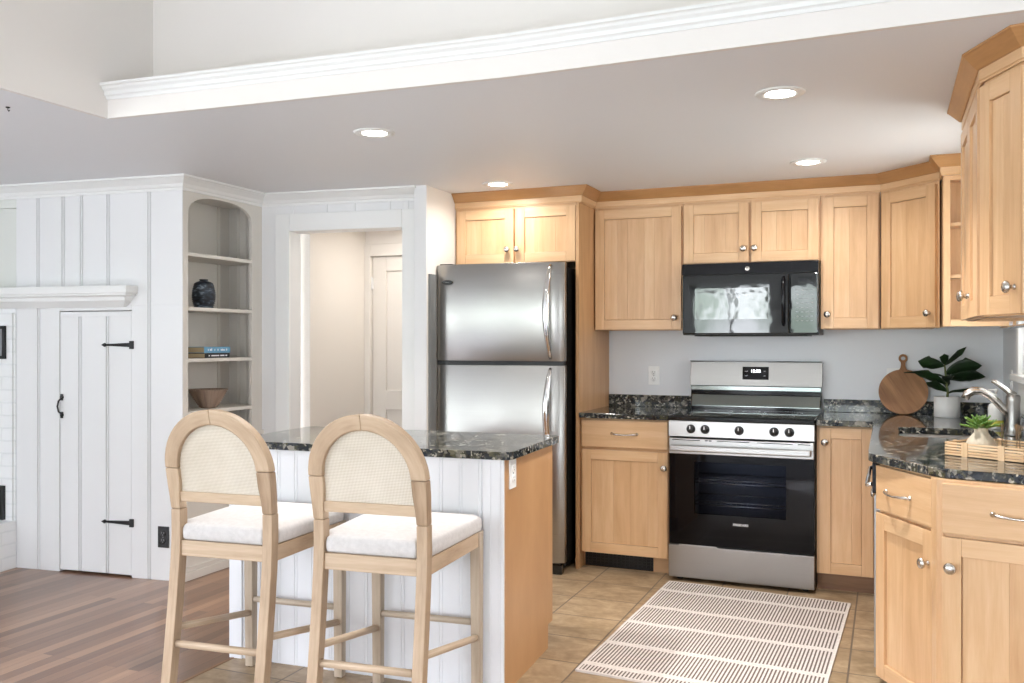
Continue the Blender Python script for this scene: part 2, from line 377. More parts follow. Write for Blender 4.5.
    def extrude_poly_hole(s, outer, hole, z0, z1, m=0):
        MM = s.M; s.M = Matrix.Identity(4); old = set(s.bm.verts)
        for z, flip in ((z1, False), (z0, True)):
            lo = [s._v((x, y, z)) for x, y in outer]; li = [s._v((x, y, z)) for x, y in hole] if hole else []
            es = [s.bm.edges.new((lo[i], lo[(i+1) % len(lo)])) for i in range(len(lo))]
            if li: es += [s.bm.edges.new((li[i], li[(i+1) % len(li)])) for i in range(len(li))]
            r = bmesh.ops.triangle_fill(s.bm, use_beauty=True, edges=es, normal=(0, 0, -1 if flip else 1))
            for f in r['geom']:
                if isinstance(f, bmesh.types.BMFace): f.material_index = m
            if z == z1: T, TI = lo, li
            else: B, BI = lo, li
        for a, b in ((T, B), (TI, BI)):
            for i in range(len(a)):
                j = (i+1) % len(a); f = s.bm.faces.new((b[i], b[j], a[j], a[i])); f.material_index = m
        s.M = MM
        for v in s.bm.verts:
            if v not in old: v.co = MM @ v.co
        bmesh.ops.recalc_face_normals(s.bm, faces=s.bm.faces[:]); return s
    def build(s, name, mats, parent=None, bevel=0, seg=2, recalc=True, smooth=None):
        if recalc: bmesh.ops.recalc_face_normals(s.bm, faces=s.bm.faces[:])
        me = bpy.data.meshes.new(name); s.bm.to_mesh(me); s.bm.free()
        for m in (mats if isinstance(mats, (list, tuple)) else [mats]): me.materials.append(M[m] if isinstance(m, str) else m)
        o = bpy.data.objects.new(name, me); C.objects.link(o)
        if parent is not None: o.parent = parent
        if bevel:
            b = o.modifiers.new('bevel', 'BEVEL'); b.width = bevel; b.segments = seg; b.limit_method = 'ANGLE'; b.angle_limit = math.radians(40)
            b.harden_normals = False
        return o

def thing(name, label, cat, loc=(0, 0, 0), rz=0.0, group=None):
    o = bpy.data.objects.new(name, None); C.objects.link(o); o.location = loc; o.rotation_euler = (0, 0, rz)
    o.empty_display_size = .1; o['label'] = label; o['category'] = cat
    if group: o['group'] = group
    return o
def tag(o, label, cat, group=None):
    o['label'] = label; o['category'] = cat
    if group: o['group'] = group
    return o
def struct(o, label=None):
    o['kind'] = 'structure'
    if label: o['label'] = label
    return o
def at(mb, loc, rz=0.0, rx=0.0, ry=0.0):
    mb.M = Matrix.Translation(loc) @ Matrix.Rotation(rz, 4, 'Z') @ Matrix.Rotation(ry, 4, 'Y') @ Matrix.Rotation(rx, 4, 'X'); return mb
def text(name, body, size, loc, mat, parent, rot=(PI/2, 0, 0), ext=.0004, sx=1.0, font_bold=.0):
    cu = bpy.data.curves.new(name, 'FONT'); cu.body = body; cu.size = size; cu.extrude = ext; cu.align_x = 'CENTER'; cu.align_y = 'CENTER'; cu.offset = font_bold
    tmp = bpy.data.objects.new(name, cu); C.objects.link(tmp)
    me = bpy.data.meshes.new_from_object(tmp.evaluated_get(bpy.context.evaluated_depsgraph_get()))
    bpy.data.objects.remove(tmp); bpy.data.curves.remove(cu)
    o = bpy.data.objects.new(name, me); C.objects.link(o); o.data.materials.clear(); o.data.materials.append(M[mat])
    o.parent = parent; o.location = loc; o.rotation_euler = rot; o.scale = (sx, 1, 1); return o
def copy_tree(o, parent=None):
    c = o.copy(); C.objects.link(c); c.parent = parent
    for ch in list(o.children): copy_tree(ch, c)
    return c
# ================================================================== the setting
CZ = 2.19
LOOP = [(ROOM_X0, ROOM_Y0), (ROOM_X1, ROOM_Y0), (ROOM_X1, 1.6), (-2.487, 1.6), (-2.487, 5.45), (ROOM_X0, 5.45)]
b = MB(); b.prism(LOOP, -.05, 0, 0, 'y'); struct(b.build('floor', 'planks'))
b = MB(); b.box(-2.487, ROOM_X1, 1.6, 5.6, -.05, 0); struct(b.build('floor', 'tile'))
b = MB(); b.box(-5.2, 2.3, -3.1, .9, 0, .012); struct(b.build('floor', 'bounce_carpet'))  # unseen pale carpet added behind the camera to bounce neutral light onto the ceiling
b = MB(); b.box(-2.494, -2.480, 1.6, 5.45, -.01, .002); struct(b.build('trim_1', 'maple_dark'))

BEAM = [(-2.87, 2.706), (-2.396, 2.737), (-1.164, 2.798), (.337, 2.765), (ROOM_X1, 2.70)]
b = MB(); b.prism([(ROOM_X0-.1, ROOM_Y0), (-2.88, ROOM_Y0), (-2.88, 2.716)] + [(x, y+.010) for x, y in BEAM[1:]] + [(ROOM_X1, 5.7), (ROOM_X0-.1, 5.7)], CZ, CZ+.05)
struct(b.build('ceiling', 'ceiling'))
b = MB(); b.box(-2.89, -2.87, ROOM_Y0, 2.706, CZ-.001, HIGH); b.box(-2.89, -2.87, 2.706, 2.96, 2.262, HIGH); struct(b.build('wall_upper_left', 'upper'))
b = MB(); b.prism(BEAM + [(x, y+.02) for x, y in reversed(BEAM)], CZ-.001, 2.262)
b.prism(BEAM + [(ROOM_X1, 2.96), (-2.87, 2.96)], 2.262, 2.275); struct(b.build('trim_2', 'upper'))
b = MB(); b.sweep_profile(BEAM, [(0, 2.262), (.006, 2.262), (.010, 2.272), (.018, 2.277), (.020, 2.290), (.030, 2.298), (.034, 2.306), (.042, 2.310), (.042, 2.320), (0, 2.320)], 0, 1)
struct(b.build('trim_3', 'trim'))
b = MB(); b.box(-2.87, ROOM_X1, 2.947, 3.05, 2.27, HIGH); struct(b.build('wall_upper_front', 'upper'))
b = MB(); b.box(-2.95, ROOM_X1+.1, ROOM_Y0-.1, 3.05, HIGH, HIGH+.08); struct(b.build('ceiling', 'upper'))

def grid_wall(name, u0, u1, z0, z1, holes, put, mat):
    us = sorted({u0, u1, *[h[0] for h in holes], *[h[1] for h in holes]}); b = MB()
    for i in range(len(us)-1):
        a, c = us[i], us[i+1]; zs = sorted([(h[2], h[3]) for h in holes if h[0] <= a+1e-6 and h[1] >= c-1e-6]); z = z0
        for h0, h1 in zs:
            if h0 > z: put(b, a, c, z, h0)
            z = h1
        if z < z1: put(b, a, c, z, z1)
    return struct(b.build(name, mat))
grid_wall('wall_behind', ROOM_X0, ROOM_X1, 0, HIGH, WIN_BACK, lambda b, a, c, z, w: b.box(a, c, ROOM_Y0-.12, ROOM_Y0, z, w), 'wall_white')
grid_wall('wall_far_left', ROOM_Y0, 3.6, 0, 2.24, WIN_LEFT, lambda b, a, c, z, w: b.box(ROOM_X0-.12, ROOM_X0, a, c, z, w), 'wall_white')
grid_wall('wall_side', ROOM_Y0, 2.95, 0, HIGH, WIN_SIDE, lambda b, a, c, z, w: b.box(ROOM_X1, ROOM_X1+.12, a, c, z, w), 'wall_white')
b = MB(); b.box(.574, ROOM_X1, 2.86, 2.95, 0, HIGH); struct(b.build('wall_return', 'wall_white'))
WN = [1]
def window(put, u0, u1, z0, z1, mull=1, mat='trim'):
    """frame, mullions and pane of one window; put(b, u0, u1, d0, d1, z0, z1) places a box, d = depth in the wall"""
    b = MB(); f = .055
    put(b, u0, u0+f, .02, .08, z0, z1); put(b, u1-f, u1, .02, .08, z0, z1); put(b, u0, u1, .02, .08, z0, z0+f); put(b, u0, u1, .02, .08, z1-f, z1)
    for i in range(mull):
        c = u0+(u1-u0)*(i+1)/(mull+1); put(b, c-.025, c+.025, .025, .075, z0, z1)
    c = .09
    put(b, u0-c, u0, -.02, 0, z0-c, z1+c); put(b, u1, u1+c, -.02, 0, z0-c, z1+c); put(b, u0, u1, -.02, 0, z1, z1+c); put(b, u0, u1, -.035, 0, z0-c, z0)
    w = struct(b.build('window_%d' % WN[0], mat)); WN[0] += 1
    g = MB(); put(g, u0+f, u1-f, .045, .051, z0+f, z1-f); g.build('pane', 'glass', w); return w
for a in WIN_BACK: window(lambda b, u, v, d, e, z, w: b.box(u, v, ROOM_Y0-e, ROOM_Y0-d, z, w), *a)
for a in WIN_LEFT: window(lambda b, u, v, d, e, z, w: b.box(ROOM_X0-e, ROOM_X0-d, u, v, z, w), *a)
for a in WIN_SIDE: window(lambda b, u, v, d, e, z, w: b.box(ROOM_X1+d, ROOM_X1+e, u, v, z, w), *a)

# ---- kitchen walls
b = MB(); b.box(-2.50, -.342, 5.53, 5.65, 0, CZ); b.box(-.342, .72, 5.527, 5.65, 0, CZ); struct(b.build('wall_back', 'wall_grey'))
grid_wall('wall_right', 2.95, 5.65, 0, CZ, [WIN_SINK], lambda b, a, c, z, w: b.box(.574, .72, a, c, z, w), 'wall_grey')
def put_r(b, u, v, d, e, z, w): b.box(.574+d, .574+e, u, v, z, w)
b = MB(); y0, y1, z0, z1 = WIN_SINK; f = .04
for q in ((y0, y0+f, .02, .07, z0, z1), (y1-f, y1, .02, .07, z0, z1), (y0, y1, .02, .07, z0, z0+f), (y0, y1, .02, .07, z1-f, z1), ((y0+y1)/2-.02, (y0+y1)/2+.02, .025, .065, z0, z1)): put_r(b, *q)
for q in ((y0-.07, y0, -.022, 0, z0-.02, 2.12), (y1, y1+.07, -.022, 0, z0-.02, 2.12), (y0, y1, -.022, 0, z1, 2.12)): put_r(b, *q)
put_r(b, y0-.09, y1+.07, -.05, .02, z0-.03, z0); put_r(b, y0-.05, y1+.05, -.016, 0, .99, z0-.03)
w = struct(b.build('window_%d' % WN[0], 'trim', bevel=.003))
g = MB(); put_r(g, y0+f, y1-f, .04, .046, z0+f, z1-f); g.build('pane', 'glass', w)
b = MB(); b.box(-2.50, -2.425, 4.57, 5.55, 0, CZ); struct(b.build('wall_pier', 'wall_warm'))
b = MB(); b.box(-2.503, -2.427, 4.562, 4.572, 0, CZ); struct(b.build('trim_4', 'panel'))
b = MB(); b.box(-2.425, -2.412, 4.585, 4.66, 0, 1.686); struct(b.build('trim_5', 'grey_strip'))  # narrow grey strip on the pier's right face beside the refrigerator

# ---- bookcase wall (faces right)
BX, BY0, BY1 = -3.52, 3.828, 4.50
oy0, oy1, zs, zh = 3.870, 4.405, 2.0, .105
arch = []
for k in range(25):
    u = math.cos(PI*k/24); uu = abs(u)**.75*(1 if u > 0 else -1)
    arch.append(((oy0+oy1)/2+(oy1-oy0)/2*uu, zs+zh*(max(0, 1-abs(uu)**2.5))**(1/2.3)))
hole = [(oy0, .78), (oy1, .78)] + arch
outer = [(BY0, 0), (BY1+.03, 0), (BY1+.03, CZ), (BY0, CZ)]
b = MB(); b.M = Matrix(((0, 0, 1, 0), (1, 0, 0, 0), (0, 1, 0, 0), (0, 0, 0, 1)))
b.extrude_poly_hole(outer, hole, BX-.022, BX, 0)
b.M = Matrix.Identity(4)
b.box(BX, BX+.014, BY0, BY0+.03, .08, .76); b.box(BX, BX+.014, BY0, BY1, .74, .765); b.box(BX, BX+.016, BY0, BY1, 0, .045); b.box(BX, BX+.010, BY0, BY1, .045, .07)
struct(b.build('wall_left', 'shelf_in', bevel=.002))
b = MB()
b.box(-3.79, -3.77, 3.845, 4.54, .0, CZ); b.box(-3.77, -3.542, 3.845, 3.862, .7, CZ); b.box(-3.77, -3.542, 4.50, 4.52, .7, CZ)
b.box(-3.77, -3.542, 3.845, 4.5, 2.12, 2.14); b.box(-3.77, -3.542, 3.845, 4.5, .74, .78)
for y in (3.98, 4.40): b.box(-3.77, -3.758, y-.010, y+.010, .78, 2.12); b.box(-3.77, -3.752, y-.004, y+.004, .78, 2.12)
for x in (-3.70, -3.64): b.box(x-.009, x+.009, 4.490, 4.5, .78, 2.12); b.box(x-.003, x+.003, 4.485, 4.5, .78, 2.12)
bc = struct(b.build('trim_6', 'shelf_in'))
for i, z in enumerate((1.788, 1.489, 1.206, .917)):
    b = MB(); b.box(-3.77, -3.523, 3.8705, 4.498, z-.020, z); b.build('shelf', 'shelf_in', bc, bevel=.002)

# ---- white panelled fireplace wall
WA = math.atan2(.119, 1.11)
def WM(b): b.M = Matrix.Translation((-4.63, 3.706, 0)) @ Matrix.Rotation(WA, 4, 'Z'); return b
def boards(b, x0, x1, z0, z1, grooves, gw=.011, y0=0.0, t=.007):
    xs = [x0]
    for g_ in grooves:
        if x0 < g_ < x1: xs += [g_-gw, g_+gw]; b.box(g_-.0035, g_+.0035, y0+.0015, y0+t, z0, z1)
    xs.append(x1)
    for k in range(0, len(xs), 2): b.box(xs[k], xs[k+1], y0, y0+t, z0, z1)
b = WM(MB()); GR = (.155, .33, .455, .635, .905)
b.box(.0, .3035, .007, .1, 0, CZ); b.box(.791, 1.117, .007, .014, 0, CZ); b.box(.791, .87, .014, .1, 0, CZ); b.box(.3035, .791, .007, .1, 1.472, CZ)
b.box(.28, .82, .10, .12, 0, 1.5)
boards(b, 0, .3035, 0, 1.5, (.16,)); boards(b, .791, 1.117, 0, 1.5, (.905,)); b.box(.3035, .791, 0, .007, 1.472, 1.5); boards(b, 0, 1.117, 1.5, CZ, GR)
struct(b.build('wall_front_left', 'panel', bevel=.0015))
b = WM(MB()); b.box(-1.1, .0, .035, .1, 1.5, 2.08); b.box(-1.1, .0, .0, .1, 2.07, CZ); struct(b.build('wall_chimney', 'sage'))
b = WM(MB()); b.box(.308, .788, 0.010, .032, .012, 1.467); boards(b, .308, .788, .012, 1.44, (.443, .628), y0=.003); b.box(.308, .788, .003, .010, 1.44, 1.467)
dr = struct(b.build('door_1', 'panel', bevel=.0015), 'short white plank closet door with black strap hinges beside the fireplace')
for z in (1.281, .301):
    h = WM(MB()); h.box(.782, .805, -.010, .0, z-.022, z+.022)
    h.prism([(0, 0)]*0 or [(.782, -.009), (.782, -.002), (.61, -.002), (.61, -.009)], z-.004, z+.004)
    h.rings([[(.79, -.009, z-.012), (.79, -.002, z-.012), (.79, -.002, z+.012), (.79, -.009, z+.012)], [(.625, -.009, z-.005), (.625, -.002, z-.005), (.625, -.002, z+.005), (.625, -.009, z+.005)],
             [(.617, -.009, z-.011), (.617, -.002, z-.011), (.617, -.002, z+.011), (.617, -.009, z+.011)], [(.597, -.009, z-.001), (.597, -.002, z-.001), (.597, -.002, z+.001), (.597, -.009, z+.001)]], sm=False)
    h.build('hinge', 'black_metal', dr)
h = WM(MB()); zc = .935
for z in (zc-.05, zc+.05): h.lathe([(.012, 0), (.012, .004), (.004, .006)], (.322, 0.0, z), 0, 12, 'y'); h.prism([(.314, -.004), (.33, -.004), (.33, 0), (.314, 0)], z-.018, z+.018)
h.tube([(.322, -.004, zc-.045), (.322, -.026, zc-.03), (.322, -.034, zc), (.322, -.026, zc+.03), (.322, -.004, zc+.045)], .005)
h.build('handle', 'black_metal', dr)
# white brick chimney breast, hearth, fire box, wall panel, mantel
t = thing('fireplace', 'white painted brick fireplace cut off by the left edge', 'fireplace', (-4.63, 3.706, 0), WA)
b = MB(); b.box(-.95, -.018, -.012, .03, .27, 1.465); b.box(-.955, -.004, .0, .1, .0, 1.495); b.build('brick_surround', 'brick', t)
b = MB(); b.box(-.95, .004, -.62, -.002, 0, .27); b.build('hearth', 'brick', t, bevel=.003)
b = MB(); b.box(-.95, -.065, -.03, -.012, .275, .47); b.box(-.95, -.08, -.034, -.030, .295, .45); b.lathe([(.006, 0), (.006, .012)], (-.085, -.034, .37), 0, 10, 'y'); b.build('firebox_door', 'black_metal', t)
t2 = thing('wall_frame', 'black framed panel hung on the white brick above the firebox', 'picture frame', (-4.63, 3.706, 0), WA)
b = MB(); b.box(-.60, -.058, -.028, -.013, 1.20, 1.218); b.box(-.60, -.058, -.028, -.013, 1.372, 1.39); b.box(-.076, -.058, -.028, -.013, 1.20, 1.39); b.build('frame', 'black_metal', t2)
b = MB(); b.box(-.60, -.070, -.022, -.014, 1.205, 1.385); b.build('mat', 'grey_mark', t2); b = MB(); b.box(-.60, -.095, -.024, -.021, 1.225, 1.365); b.build('panel', 'black_plastic', t2)
b = MB(); b.M = Matrix.Translation((-4.63, 3.706, 0)) @ Matrix.Rotation(WA, 4, 'Z')
prof = [(0, 1.49), (.02, 1.49), (.03, 1.50), (.06, 1.525), (.065, 1.545), (.085, 1.553), (.085, 1.562), (.095, 1.564), (.095, 1.604), (0, 1.604)]
b.sweep_profile([(-1.0, 0), (.735, 0), (.735, .05)], prof, 0, 1)
tag(b.build('mantel_shelf', 'trim', bevel=.0015), 'white moulded mantel shelf on the panelled wall above the closet door', 'mantel shelf')

# ---- wall with the doorway to the hall
DA = math.atan2(.13, 1.07)
def DM(b): b.M = Matrix.Translation((-3.5, 4.50, 0)) @ Matrix.Rotation(DA, 4, 'Z'); return b
b = DM(MB()); b.box(-.05, .177, 0, .12, 0, CZ); b.box(.904, 1.02, 0, .12, 0, CZ); b.box(.177, .904, 0, .12, 1.962, CZ)
for x in (.187, .41, .592, .815, .93): b.box(x-.010, x+.010, -.004, .001, 2.0, CZ)
struct(b.build('wall_doorway', 'panel', bevel=.001))
b = DM(MB()); b.box(.083, .177, -.020, 0, 0, 2.067); b.box(.904, .985, -.020, 0, 0, 2.067); b.box(.177, .904, -.020, 0, 1.962, 2.067)
struct(b.build('trim_7', 'trim', bevel=.003))
b = MB(); b.box(-3.40, -3.285, 4.66, 5.3, 0, CZ); struct(b.build('wall_hall_left', 'wall_warm'))
b = MB(); b.box(-3.40, -3.237, 5.3, 5.4, 0, CZ); b.box(-3.237, -2.5, 5.3, 5.4, 1.876, CZ); b.box(-3.30, -2.5, 5.37, 5.42, 0, CZ); struct(b.build('wall_hall_end', 'wall_warm'))
b = MB(); b.box(-3.40, -2.5, 4.70, 5.4, 2.06, 2.10); struct(b.build('ceiling', 'wall_warm'))
b = MB(); b.box(-3.285, -3.237, 5.282, 5.30, 0, 1.958); b.box(-3.237, -2.505, 5.282, 5.30, 1.876, 1.958); struct(b.build('trim_8', 'wall_warm', bevel=.003))
b = MB()
b.box(-3.234, -3.13, 5.310, 5.345, .01, 1.873); b.box(-2.66, -2.52, 5.310, 5.345, .01, 1.873)
for z in ((.01, .2), (.84, .973), (1.775, 1.873)): b.box(-3.13, -2.66, 5.310, 5.345, *z)
b.box(-3.13, -2.66, 5.322, 5.338, .2, 1.775)
d = struct(b.build('door_2', 'wall_warm', bevel=.003), 'white panelled door at the end of the hall')
b = MB(); b.box(-3.246, -3.228, 5.298, 5.312, 1.656, 1.731); b.lathe([(.006, 0), (.006, .09)], (-3.238, 5.300, 1.648), 0, 8); b.build('hinge', 'trim', d)

# ---- white crown moulding round the left walls
cp = [(0, 2.118), (.012, 2.118), (.014, 2.130), (.022, 2.136), (.030, 2.150), (.055, 2.168), (.062, 2.172), (.066, 2.176), (.078, 2.180), (.078, 2.1905), (0, 2.1905)]
c0 = (-4.63+math.cos(WA)*-1.0, 3.706+math.sin(WA)*-1.0); c1 = (-3.52, 3.825); c2 = (-3.52, 4.498); c3 = (-2.50, 4.50+1.0*math.tan(DA))
b = MB(); b.sweep_profile([c0, c1, c2, c3], cp, 0, 1); struct(b.build('trim_9', 'trim'))
# ================================================================== ceiling lights
LIGHTS = [(-2.02, 3.33, 'recessed ceiling light over the island, nearest the white crown beam on the left'), (-.357, 3.358, 'largest recessed ceiling light, in the open ceiling right of centre'),
          (-.366, 4.70, 'recessed ceiling light in front of the microwave cabinets'), (-2.035, 4.685, 'recessed ceiling light just in front of the cabinet over the refrigerator')]
l0 = None
for i, (x, y, lab) in enumerate(LIGHTS):
    if l0 is None:
        l0 = t = thing('recessed_light', lab, 'ceiling light', (x, y, CZ), 0, 'recessed ceiling lights')
        b = MB(); b.lathe([(.052, .004), (.052, -.004), (.060, -.006), (.085, -.004), (.088, 0.0), (.085, .0)], (0, 0, 0), 0, 40); b.build('trim_ring', 'trim', t)
        b = MB(); b.lathe([(0, -.0045), (.045, -.0045), (.052, -.002)], (0, 0, 0), 0, 32); b.build('lens', 'lamp', t)
    else:
        t = copy_tree(l0); t.location = (x, y, CZ); t['label'] = lab
    area('downlight', (x, y, CZ-.012), (0, 0, 0), .09, .09, (4.8, 4.2, 1.3, 1.2)[i], (1, .97, .94), shape='DISK', spread=math.radians((112, 112, 150, 160)[i]))
area('hall_fill', (-2.72, 4.98, 2.04), (0, 0, 0), .25, .25, 1.3, (1, .95, .90), shape='DISK')  # unseen area light added to brighten the hall

# ================================================================== cabinets
FW = .056
def strips(b, x0, x1, y0, y1, z0, z1, seed, m=0):
    """a glued-up panel: vertical boards, each its own island so each takes its own tone"""
    rr = random.Random(seed); x = x0
    while x < x1-.001:
        w = rr.choice((.06, .08, .10, .13)); nx = x+w
        if x1-nx < .04: nx = x1
        b.box(x, nx, y0, y1, z0, z1, m, 'z'); x = nx
SEED = [0]
def door_mesh(b, x0, x1, z0, z1, y=0.0, th=.02):
    SEED[0] += 1; g = .0004
    b.box(x0, x0+FW, y, y+th, z0, z1, 0, 'z'); b.box(x1-FW, x1, y, y+th, z0, z1, 0, 'z')
    b.box(x0+FW+g, x1-FW-g, y+.0004, y+th, z0, z0+FW, 0, 'x'); b.box(x0+FW+g, x1-FW-g, y+.0004, y+th, z1-FW, z1, 0, 'x')
    strips(b, x0+FW+.0014, x1-FW-.0014, y+.009, y+.016, z0+FW+.0014, z1-FW-.0014, SEED[0])
def knob(parent, x, z, y=0.0):
    b = MB(); b.lathe([(.009, -.001), (.009, .002), (.006, .005), (.006, .014), (.011, .018), (.0175, .022), (.0185, .026), (.015, .031), (.007, .034), (0, .0345)], (x, y, z), 0, 20, 'y')
    return b.build('knob', 'nickel', parent)
def pull(parent, x0, x1, z, y=0.0):
    b = MB(); n = 12; P = []; R = []
    for k in range(n+1):
        u = k/n; P.append((x0+(x1-x0)*u, y-.004-.024*math.sin(PI*u)**.6, z-.004*math.sin(PI*u)+.002)); R.append(.0062-.0022*math.sin(PI*u))
    b.tube(P, R, 0, 10)
    for x in (x0, x1): b.lathe([(.009, -.001), (.009, .003), (.006, .007), (.002, .009)], (x, y, z+.002), 0, 12, 'y')
    return b.build('handle', 'nickel', parent)
def door(parent, x0, x1, z0, z1, k=None):
    b = MB(); door_mesh(b, x0, x1, z0, z1); o = b.build('door', 'maple', parent, bevel=.0012)
    if k: knob(o, *k)
    return o
def drawer(parent, x0, x1, z0, z1, h):
    b = MB(); b.box(x0, x1, 0, .02, z0, z1, 0, 'x'); o = b.build('drawer', 'maple', parent, bevel=.003)
    pull(o, h[0], h[1], h[2]); return o
def carcass(b, w, depth, z0, z1, mids=(), rails=(), st=.022, y=.021):
    """sides, top, bottom, back and face frame"""
    b.box(0, .016, y, depth, z0, z1, 0, 'z'); b.box(w-.016, w, y, depth, z0, z1, 0, 'z')
    b.box(.016, w-.016, y+.018, depth-.006, z0+.012, z0+.026, 0, 'x'); b.box(.016, w-.016, y+.018, depth-.006, z1-.014, z1, 0, 'x')
    b.box(.016, w-.016, depth-.006, depth, z0, z1, 0, 'z')
    f = y+.018
    b.box(.0005, st, y-.0005, f, z0, z1, 0, 'z'); b.box(w-st, w-.0005, y-.0005, f, z0, z1, 0, 'z')
    for m_ in mids: b.box(m_-.02, m_+.02, y, f, z0, z1, 0, 'z')
    b.box(st, w-st, y-.0003, f, z0, z0+.028, 0, 'x'); b.box(st, w-st, y-.0003, f, z1-.03, z1, 0, 'x')
    for r in rails: b.box(st, w-st, y, f, r-.02, r+.02, 0, 'x')
UB, UT = 1.372, 2.083
def wall_cab(label, loc, rz, w, depth, z0, z1, doors, mids=(), name='wall_cabinet', group='maple wall cabinets'):
    t = thing(name, label, 'cabinet', loc, rz, group)
    b = MB(); carcass(b, w, depth, z0-.004, 2.115, mids); b.build('body', 'maple', t, bevel=.001)
    for d in doors: door(t, *d)
    return t
wall_cab('single-door maple wall cabinet between the refrigerator panel and the microwave', (-1.630, 5.2, 0), 0, .534, .33, UB, UT, [(.008, .526, UB, UT, (.488, 1.438))])
wall_cab('two-door maple cabinet directly over the microwave', (-1.095, 5.2, 0), 0, .754, .33, 1.748, UT, [(.006, .372, 1.748, UT, (.344, 1.822)), (.386, .746, 1.748, UT, (.405, 1.823))], (.379,))
wall_cab('narrow single-door maple wall cabinet right of the microwave', (-.340, 5.2, 0), 0, .300, .33, UB, UT, [(.012, .292, UB, UT, (.036, 1.447))])
# cabinet over the refrigerator
wall_cab('two-door maple cabinet over the stainless refrigerator', (-2.424, 4.92, 0), 0, .772, .61, 1.764, UT, [(.018, .387, 1.764, UT, (.352, 1.842)), (.400, .770, 1.764, UT, (.414, 1.842))], (.394,), 'refrigerator_top_cabinet')
b = MB(); b.box(-1.6515, -1.6325, 4.93, 5.528, 0, 2.0975, 0, 'z'); b.box(-1.6515, -1.6315, 4.92, 4.935, 0, 2.0975, 0, 'z')
tag(b.build('refrigerator_side_panel', 'maple_panel', bevel=.001), 'tall maple side panel standing between the refrigerator and the base cabinet', 'cabinet panel')
# diagonal corner cabinet
a0, a1 = (-.038, 5.205), (.222, 4.935); ang = math.atan2(a1[1]-a0[1], a1[0]-a0[0]); wd = math.hypot(a1[0]-a0[0], a1[1]-a0[1])
t = thing('corner_wall_cabinet', 'diagonal maple wall cabinet in the kitchen corner, one door', 'cabinet', (a0[0], a0[1], 0), ang, 'maple wall cabinets')
inv = (Matrix.Translation((a0[0], a0[1], 0)) @ Matrix.Rotation(ang, 4, 'Z')).inverted()
b = MB(); L = lambda x, y: tuple((inv @ Vector((x, y, 0)))[:2])
b.M = Matrix.Identity(4)
b.prism([L(-.036, 5.5275), (L(-.036, 5.225)), (.002, .0205), (wd-.002, .0205), L(.224, 4.965), L(.224, 5.5275)], UB-.004, 2.115, 0, 'z')
b.box(.001, .024, .0195, .022, UB-.004, 2.115); b.box(wd-.024, wd-.001, .0195, .022, UB-.004, 2.115)
b.build('body', 'maple', t, bevel=.001); door(t, .012, wd-.012, UB, UT, (wd-.045, 1.442))
# open shelf end cabinet on the right wall, beside the window
t = thing('open_shelf_cabinet', 'open-fronted maple shelf cabinet between the corner cabinet and the right wall', 'cabinet', (.246, 4.812, 0), 0)
b = MB(); w = .572-.246
b.box(0, .012, .02, .712, UB, 2.0975, 0, 'z'); b.box(0, .030, 0, .02, UB, 2.0975, 0, 'z'); b.box(w-.03, w, 0, .02, UB, 2.0975, 0, 'z'); b.box(w-.012, w, .02, .712, UB, 2.0975, 0, 'z')
b.box(.030, w-.03, 0, .02, UB, UB+.034, 0, 'x'); b.box(.030, w-.03, 0, .02, 2.075, 2.0975, 0, 'x'); b.box(.012, w-.012, .02, .712, UB+.012, UB+.026, 0, 'x'); b.box(.012, w-.012, .02, .712, 2.085, 2.095, 0, 'x')
strips(b, .012, w-.012, .15, .16, UB+.02, 2.085, 5)
b.build('body', 'maple', t, bevel=.001)
for z in (1.606, 1.857):
    b = MB(); q = [(.012, .15), (w-.012, .15)] + [(w-.012-(w-.024)*k/10, .02+.03*abs(k/5-1)**2) for k in range(11)]
    b.prism(q, z, z+.017, 0, 'x'); b.build('shelf', 'maple', t, bevel=.001)
# right-hand run near the camera
wall_cab('foreshortened two-door maple wall cabinet on the right wall, seen almost edge-on', (.255, 3.83, 0), -PI/2, .695, .317, 1.380, UT, [(.006, .343, 1.380, UT, (.310, 1.457)), (.352, .690, 1.380, UT, (.384, 1.457))], (.347,))
B0, B1, B2 = (.258, 3.13), (.347, 2.917), (.573, 2.862)
t = thing('angled_wall_cabinet', 'nearest maple wall cabinet with two angled doors at the right edge', 'cabinet', (0, 0, 0), 0, 'maple wall cabinets')
angB = math.atan2(B1[1]-B0[1], B1[0]-B0[0]); wB = math.hypot(B1[0]-B0[0], B1[1]-B0[1]); angC = math.atan2(B2[1]-B1[1], B2[0]-B1[0]); wC = math.hypot(B2[0]-B1[0], B2[1]-B1[1])
b = MB(); b.prism([(.276, 3.134), (.360, 2.937), (.570, 2.886), (.572, 3.134)], 1.376, 2.115, 0, 'z'); b.build('body', 'maple', t, bevel=.001)
def door_at(parent, p, ang, x0, x1, z0, z1, k=None, drawer_h=None):
    if drawer_h is None:
        b = MB(); door_mesh(b, x0, x1, z0, z1); o = b.build('door', 'maple', parent, bevel=.0012)
    else:
        b = MB(); b.box(x0, x1, 0, .02, z0, z1, 0, 'x'); o = b.build('drawer', 'maple', parent, bevel=.003); pull(o, *drawer_h)
    if k: knob(o, *k)
    o.location = (p[0], p[1], 0); o.rotation_euler = (0, 0, ang); return o
door_at(t, B0, angB, .006, wB-.002, 1.380, UT, (wB-.032, 1.457)); door_at(t, B1, angC, .004, wC-.02, 1.380, UT, (.036, 1.457))
t = thing('towel_bar', 'chrome bar mounted under the nearest wall cabinet above the window', 'rail', (.43, 3.5, 1.355))
b = MB(); b.tube([(0, -.52, 0), (0, .42, 0)], .0065, 0, 12); b.build('bar', 'chrome', t)
b = MB(); b.lathe([(.0, -.03), (.011, -.03), (.013, -.01), (.013, .02), (.009, .03)], (0, 0, 0), 0, 14, 'y'); o = b.build('end_cap', 'nickel', t); o.location = (0, -.50, 0)
